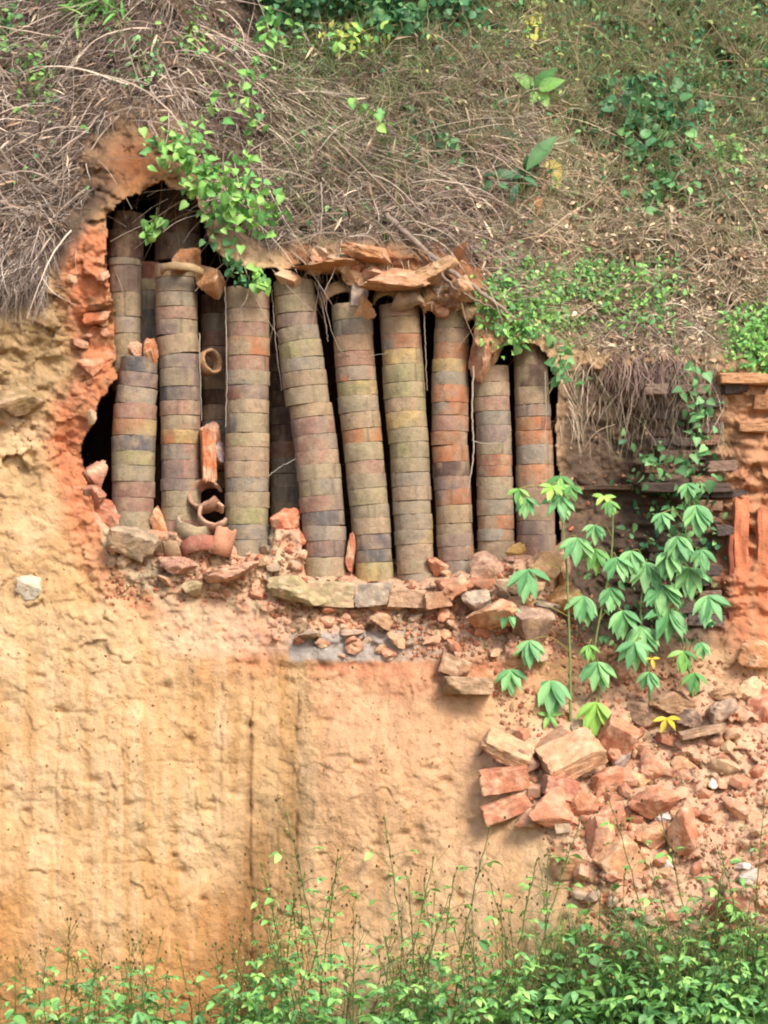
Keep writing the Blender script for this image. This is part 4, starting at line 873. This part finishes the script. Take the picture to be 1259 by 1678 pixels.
def broad(base_uv, tips, size, cols, label, kind='ovate', name='seedling', cat='seedling', Dout=.12):
    D = float(surfD(*base_uv)) - .02; b = P(base_uv[0], base_uv[1], D)[()]
    ro = empty(name, b, label, cat); a = Acc(); s = Acc(); r = np.random.default_rng(int(base_uv[0]))
    for k, (cu, cv, tu, tv, sz) in enumerate(tips):
        Dk = float(surfD(cu, cv)) - Dout - .02 * (k % 3); c = P(cu, cv, Dk)[()]; t = P(tu, tv, Dk - .05)[()]; axv = t - c
        leaves(a, kind, c[None], axv[None], np.array([[.1 * (k % 3 - 1), -1, .5]]), np.linalg.norm(axv) * sz, pick(cols, 1, r, .15))
        tube(s, smooth_path([b, (b + c) / 2 + np.array([0, -.03, 0]), c], 8), .0035, alb(120, 130, 70), 5)
    s.build('stem', M_WOOD, ro, origin=b); a.build('leaves', M_LEAF, ro, origin=b)
broad((880, 178), [(880, 146, 905, 112, 1.15), (874, 146, 846, 118, 1.1), (884, 148, 920, 128, 1.1), (878, 150, 870, 168, 1.1), (886, 150, 896, 170, 1.2)], 1, G_BR, 'bright green seedling with broad leaves on the upper slope')
broad((858, 330), [(855, 250, 820, 205, 1.1), (862, 280, 905, 222, 1.1), (858, 290, 880, 300, 1.1), (852, 290, 810, 280, 1.2), (850, 300, 838, 325, 1.3)], 1, G_DK + G_MD[:1], 'plant with long dark leaves spread in a V', 'lance', 'plant', 'plant', .16)
broad((905, 320), [(900, 262, 912, 300, 1.2)], 1, [(200, 180, 96)], 'single yellowing leaf beside the long leaved plant', 'ovate', 'leaf', 'leaf')
broad((874, 350), [(874, 322, 882, 350, 1.1)], 1, [(206, 126, 50)], 'fallen orange leaf below the long leaved plant', 'ovate', 'leaf', 'leaf', .06)
broad((752, 440), [(748, 428, 760, 398, 1.1)], 1, [(130, 84, 52)], 'dry brown leaf stuck on the fallen branch', 'ovate', 'leaf', 'leaf', .1)

# young cassava plants: long petioles, drooping palmate leaves
def cassava(stem, leafs, label, seed=1, D=-.05):
    r = np.random.default_rng(seed); p = P(np.array([s[0] for s in stem], float), np.array([s[1] for s in stem], float), np.array([D + s[2] if len(s) > 2 else D for s in stem]))
    q = smooth_path(p, 30, .001, seed); ro = empty('cassava_plant', q[0], label, 'plant', 'young plants in front of the dirt wall')
    a = Acc(); tube(a, q, np.linspace(.009, .004, 30), alb(140, 158, 98), 6); a.build('stem', M_WOOD, ro, origin=q[0])
    for (u, v, s, tone, n) in leafs:
        hub = P(u, v - s * .45, D - .06 + r.uniform(-.1, .08))[()]
        k = np.argmin(np.linalg.norm(q - (hub + np.array([0, 0, -.06])), axis=1)); at = q[k]
        sa = Acc(); mid = (at + hub) / 2 + np.array([0, 0, .05]); tube(sa, smooth_path([at, mid, hub], 12), .0028, alb(170, 160, 90), 5)
        col = {'d': [(122, 172, 112), (104, 156, 100), (140, 186, 120)], 'y': [(168, 196, 96), (150, 190, 92)], 'b': G_BR, 'o': [(224, 184, 60), (190, 170, 60)]}[tone]
        L = M(s) * r.uniform(.74, 1.04); tilt = r.uniform(.35, .75) if s > 34 else r.uniform(0, .35)
        ang = np.linspace(-1.15, 1.15, n) + r.normal(0, .08, n)
        yaw = r.uniform(-.4, .4)
        dirs = np.stack([np.sin(ang) * (.75 if tilt > .3 else 1.1), -np.cos(ang * .6) * .45 + .1 * r.normal(0, 1, n), -np.cos(ang) * 1.0 + (0.45 if tilt < .3 else 0)], -1)
        nm = np.stack([np.sin(ang) * .8, np.full(n, -1.0), np.full(n, .45)], -1)
        lo_ = Acc(); c = pick(col, n, r, .12) * 1.1; dirs = dirs + r.normal(0, .10, (n, 3))
        leaves(lo_, 'lance', np.repeat(hub[None], n, 0), dirs, nm, L * (1 - .25 * np.abs(ang) / 1.2) , c)
        # widen: cassava leaflets overlap
        leaves(lo_, 'lance', np.repeat(hub[None], n, 0), dirs + r.normal(0, .05, (n, 3)) + np.array([.06, 0, 0]), nm + r.normal(0, .1, (n, 3)), L * .92 * (1 - .25 * np.abs(ang) / 1.2), c)
        lf = lo_.build('leaf', M_LEAF, ro, origin=q[0]); sa.build('petiole', M_WOOD, lf, origin=(0, 0, 0)).location = tuple(-q[0])
    return ro
cassava([(935, 1200), (934, 1080), (930, 950), (922, 860), (918, 800)], [(918, 800, 46, 'b', 7), (905, 812, 34, 'y', 5), (935, 812, 34, 'b', 5), (918, 835, 50, 'd', 5), (862, 838, 50, 'd', 5), (850, 816, 34, 'b', 4), (946, 908, 60, 'd', 6), (956, 1004, 62, 'd', 6), (864, 958, 56, 'd', 5), (832, 1016, 54, 'd', 4), (868, 1076, 60, 'd', 5), (836, 1120, 52, 'd', 5), (902, 1142, 60, 'd', 6), (900, 1185, 30, 'b', 4)],
        'tallest young cassava plant, its stem rising before the rightmost stack', 41)
cassava([(985, 1230), (982, 1150), (975, 1060), (1000, 930), (1005, 840)], [(980, 1112, 62, 'd', 6), (977, 1178, 62, 'y', 5), (965, 1075, 40, 'b', 5), (1020, 1030, 66, 'd', 6), (1010, 940, 60, 'd', 6), (975, 920, 46, 'b', 5), (1000, 838, 36, 'b', 5), (975, 880, 44, 'd', 5), (1000, 985, 50, 'd', 6), (990, 825, 26, 'y', 4)],
        'second cassava plant carrying the lowest yellow green leaf', 42, -.02)
cassava([(1068, 1200), (1062, 1100), (1050, 1000), (1060, 930)], [(1064, 1124, 52, 'd', 5), (1050, 1052, 60, 'd', 6), (1040, 1075, 50, 'd', 6), (1060, 950, 64, 'd', 6), (1035, 925, 50, 'd', 6), (1085, 985, 60, 'd', 6), (1068, 1090, 24, 'o', 3)],
        'third cassava plant in the thick of the leaves', 43, 0)
cassava([(1140, 1190), (1130, 1100), (1110, 1000), (1120, 900), (1130, 830)], [(1138, 1124, 48, 'b', 4), (1095, 1025, 62, 'd', 7), (1130, 960, 66, 'd', 7), (1160, 1000, 54, 'd', 5), (1110, 905, 60, 'd', 6), (1140, 850, 50, 'd', 6), (1085, 860, 44, 'd', 5), (1095, 930, 60, 'd', 6), (1150, 920, 44, 'd', 5), (1126, 810, 40, 'd', 5), (1150, 1070, 40, 'd', 5), (1120, 1085, 40, 'b', 5)],
        'rightmost cassava plant, next to the red plaster', 44, .02)
cassava([(1096, 1240), (1094, 1210)], [(1093, 1192, 34, 'o', 4)], 'tiny plant with a single yellow leaf below the cassava', 45, -.1)

# ------------------------------------------------------------------ ruined brick wall at the right
wall = empty('ruined_wall', P(1150, 1060, .35)[()], 'crumbling dark brick courses with red plaster at the right edge', 'ruined wall')
a = Acc(); r = np.random.default_rng(8)
for k, v in enumerate(range(640, 1030, 21)):
    u = 1035 + r.uniform(0, 60) + (20 if v > 800 else 0); end = r.uniform(1165, 1185)
    while u < end:
        wpx = r.uniform(26, 64); Vr, f = rock((M(wpx), .16, M(r.uniform(13, 19))), int(r.integers(1, 9999)), 'brick', 4)
        th = r.normal(0, .03); Vr = np.stack([Vr[:, 0] * math.cos(th) - Vr[:, 2] * math.sin(th), Vr[:, 1], Vr[:, 2] * math.cos(th) + Vr[:, 0] * math.sin(th)], -1)
        if r.random() < .88:
            a.add(Vr + P(u + wpx / 2, v + r.uniform(-2, 2), float(surfD(u, v)) + .03 + r.uniform(-.04, .05))[()], f, pick([(128, 104, 90), (104, 88, 80), (146, 112, 90), (92, 80, 74), (150, 128, 110)], 1, r)[0])
        u += wpx + 2
a.build('bricks', M_STONE, wall, origin=wall.location[:])
a = Acc()
for (u, v, wpx, hpx, c) in ((1220, 622, 92, 18, (222, 166, 120)), (1252, 662, 44, 24, (200, 146, 104)), (1150, 640, 66, 16, (196, 150, 112)), (1232, 702, 50, 16, (206, 152, 110)), (1120, 800, 150, 16, (110, 92, 82)), (1000, 800, 120, 8, (120, 96, 78))):
    Vr, f = rock((M(wpx), .2, M(hpx)), u, 'brick', 4); a.add(Vr + P(u, v, float(surfD(u, v)) + .03)[()], f, alb(*c))
a.build('coping', M_STONE, wall, origin=wall.location[:])
a = Acc()
for (u, v, wpx, hpx, c) in ((1214, 930, 24, 225, (238, 146, 104)), (1250, 945, 16, 220, (232, 146, 104)), (1197, 960, 9, 170, (170, 100, 76))):
    Vr, f = rock((M(wpx), .07, M(hpx)), u + 3, 'brick', 5)
    Vr[:, 0] += .016 * vnoise(Vr[:, 2] * 9, Vr[:, 2] * 0 + u, 4); Vr[:, 1] += .03 * vnoise(Vr[:, 2] * 14, Vr[:, 0] * 30 + u, 5)
    a.add(Vr + P(u, v, float(surfD(u, v)) + .025)[()], f, alb(*c) * (1 + .5 * vnoise(Vr[:, 0] * 30, Vr[:, 2] * 12, 6))[:, None])
a.build('plaster', M_STONE, wall, origin=wall.location[:])

# ------------------------------------------------------------------ weeds at the foot
def weed(seed, hgt, kind):
    r = np.random.default_rng(seed); ro = bpy.data.objects.new('weed', None); COL.objects.link(ro); ro.empty_display_size = .1
    s = Acc(); f = Acc(); hd = Acc(); bend = r.normal(0, .10, 2)
    q = smooth_path([(0, 0, 0), (bend[0] * hgt * .3, bend[1] * hgt * .3, hgt * .5), (bend[0] * hgt, bend[1] * hgt, hgt)], 24, .0025, seed)
    tube(s, q, np.linspace(.0045, .0018, 24), alb(120, 146, 78), 5)
    cols = [(128, 172, 92), (108, 154, 84), (148, 186, 104), (94, 140, 84), (120, 164, 106)]
    nn = int(4 + hgt * 5)
    for k in range(nn):
        t = .12 + .75 * k / nn; p = q[int(t * 23)]; ph = k * 1.57 + r.uniform(-.3, .3)
        for sgn in (0, math.pi):
            L = (.06 + .10 * (1 - t)) * r.uniform(.7, 1.2); d = np.array([math.cos(ph + sgn), math.sin(ph + sgn), .35]); e = p + d * L
            tube(s, smooth_path([p, p + d * L * .5 + np.array([0, 0, .01]), e], 5), .0014, alb(120, 150, 80), 4)
            sz = (.036 + .05 * (1 - t)) * r.uniform(.8, 1.25)
            for da in ((0, .8, -.8) if kind != 1 else (0,)):
                if r.random() < .22: continue
                dd = np.array([math.cos(ph + sgn + da), math.sin(ph + sgn + da), -.15 + r.normal(0, .2)])
                leaves(f, ('ovate', 'round', 'lance')[kind], e[None], dd[None], np.array([[r.normal(0, .3), -.3, 1.0]]), sz * (1.25 if kind == 2 else 1), pick(cols, 1, r, .25) * 1.3)
    for k in range(int(3 + hgt * 5)):
        p = q[-1 - r.integers(0, 8)]; d = np.array([r.normal(0, .5), r.normal(0, .5), 1.0]); e = p + d * r.uniform(.03, .12)
        tube(s, np.array([p, (p + e) / 2, e]), .0011, alb(120, 140, 80), 4)
        dv, df = ICO[1]; hd = Acc(); hd.add(dv * np.array([.006, .006, .009]) + e, df, alb(*((96, 84, 50), (130, 130, 60), (196, 186, 110))[r.integers(3)])); hd.build('seed_head', M_STRAW, ro)
    s.build('stem', M_LEAF, ro); f.build('leaves', M_LEAF, ro)
    return ro
protos = [(weed(200 + i, h, k), h) for i, (h, k) in enumerate(((.42, 0), (.55, 2), (.70, 0), (.95, 2), (.50, 1), (1.1, 0), (.34, 1), (.8, 0)))]
used = set()
def copy_tree(o):
    c = o.copy(); COL.objects.link(c)
    for ch in o.children: x = ch.copy(); COL.objects.link(x); x.parent = c
    return c
r = np.random.default_rng(99)
def plant_weed(u, toppx, label, group, D=None):
    """a weed rooted on the soil whose tip reaches about the given height in the picture"""
    if u > 880:
        vb = r.uniform(max(toppx + 90, 1560), 1800); loc = surf(u, vb)[()]
    else:
        Dd = r.uniform(-1.5, -.45) if D is None else D; loc = P(u, 1700, Dd)[()]; loc[2] = 0.02
    tz = P(u, toppx, loc[1])[()][2]; need = tz - loc[2]
    if need < .12: return
    i = int(np.argmin([abs(h - need) + r.uniform(0, .2) for _, h in protos]))
    o = protos[i][0] if i not in used else copy_tree(protos[i][0]); used.add(i)
    o.location = loc; o.rotation_euler = (r.normal(0, .05), r.normal(0, .05), r.uniform(0, 6.28)); sc_ = need / protos[i][1]; w_ = min(max(sc_, .8), 1.3); o.scale = (w_, w_, sc_)
    tag(o, label, 'weed', group)
LW = 'thin green weed rooted at the foot of the yellow bank, left part'
MW = 'green weed rooted at the foot of the bank below the pale clay face'
RW = 'green weed in the dense growth covering the lower right slope'
for _ in range(46): plant_weed(r.uniform(-20, 400), 1670 - r.gamma(2.0, 36), LW, 'weeds at the left foot of the bank')
for _ in range(84): u = r.uniform(390, 900); plant_weed(u, 1650 - r.gamma(2.4, 42) - (20 if u > 430 else 0), MW, 'weeds at the middle foot of the bank')
for _ in range(72): u = r.uniform(890, 1290); plant_weed(u, 1650 - r.gamma(1.8, 38) - (u - 890) * .16, RW, 'weeds on the lower right slope')
for u, t in ((445, 1440), (480, 1400), (740, 1350), (712, 1420), (852, 1335), (830, 1400), (1150, 1330), (1160, 1400), (1232, 1300), (1245, 1400), (1015, 1430), (690, 1440), (655, 1480), (510, 1470), (1180, 1450), (1210, 1500), (1050, 1500)):
    plant_weed(u, t, {0: MW, 1: RW}[int(u > 880)], ('weeds at the middle foot of the bank', 'weeds on the lower right slope')[int(u > 880)], -1.0)
for i, (p, h) in enumerate(protos):
    if i not in used: bpy.data.objects.remove(p)
# low leaf mass between the weeds
a = Acc(); n = 3200
u = r.uniform(-60, 1320, n); z = np.abs(r.normal(0, 1, n)) * (.05 + .11 * sstep(420, 560, u)); y = r.uniform(-1.7, -.5, n)
dens = .16 + .6 * sstep(360, 520, u) * (fbm(u / 45, u * 0, 2, 55) > -.12) + .3 * sstep(850, 1000, u); k = r.random(n) < dens; u, z, y = u[k], z[k], y[k]
x = (u - W / 2) / F * (y - CAMY); b = np.stack([x, y, z + .02], -1)
scatter_leaves(a, 'ovate', b, r.uniform(.03, .085, len(b)), G_MD + G_BR[:2], r, .1, .3)
u, v = field(1500, (900, 1330), (1590, 1760), lambda u, v: sstep(1560, 1720, v + (u - 1000) * .28)); b = surf(u, v) + surfN(u, v) * r.uniform(.02, .22, (len(u), 1))
scatter_leaves(a, 'lance', b, r.uniform(.04, .10, len(b)), G_BR + G_MD[:2], r, .0, .3)
u, v = field(1500, (880, 1330), (1540, 1760)); b = surf(u, v); n = len(u)
strands(a, b, np.stack([r.normal(0, .4, n), -r.uniform(.1, .6, n), np.ones(n)], -1), r.uniform(.10, .34, n), r.uniform(.004, .009, n), pick(G_BR + GREENS, n, r) * 1.15, 5, .2, .2, r)
n = 5000; gx_ = r.uniform(-6, 6, n); gy_ = r.uniform(-7, -1.5, n); b = np.stack([gx_, gy_, r.uniform(.01, .12, n)], -1); scatter_leaves(a, 'ovate', b, r.uniform(.04, .09, n), G_MD, r, .1, .2)
n = 9000; b = np.stack([r.uniform(-3, 3, n), r.uniform(-3, -.4, n), np.full(n, .0)], -1)
strands(a, b, np.stack([r.normal(0, .3, n), r.normal(0, .3, n), np.ones(n)], -1), r.uniform(.05, .22, n), r.uniform(.003, .006, n), pick(G_MD + GREENS, n, r), 4, .2, .2, r)
tag(a.build('ground_cover', M_LEAF), 'low green leaves filling the ground between the weeds', 'ground cover', kind='stuff')
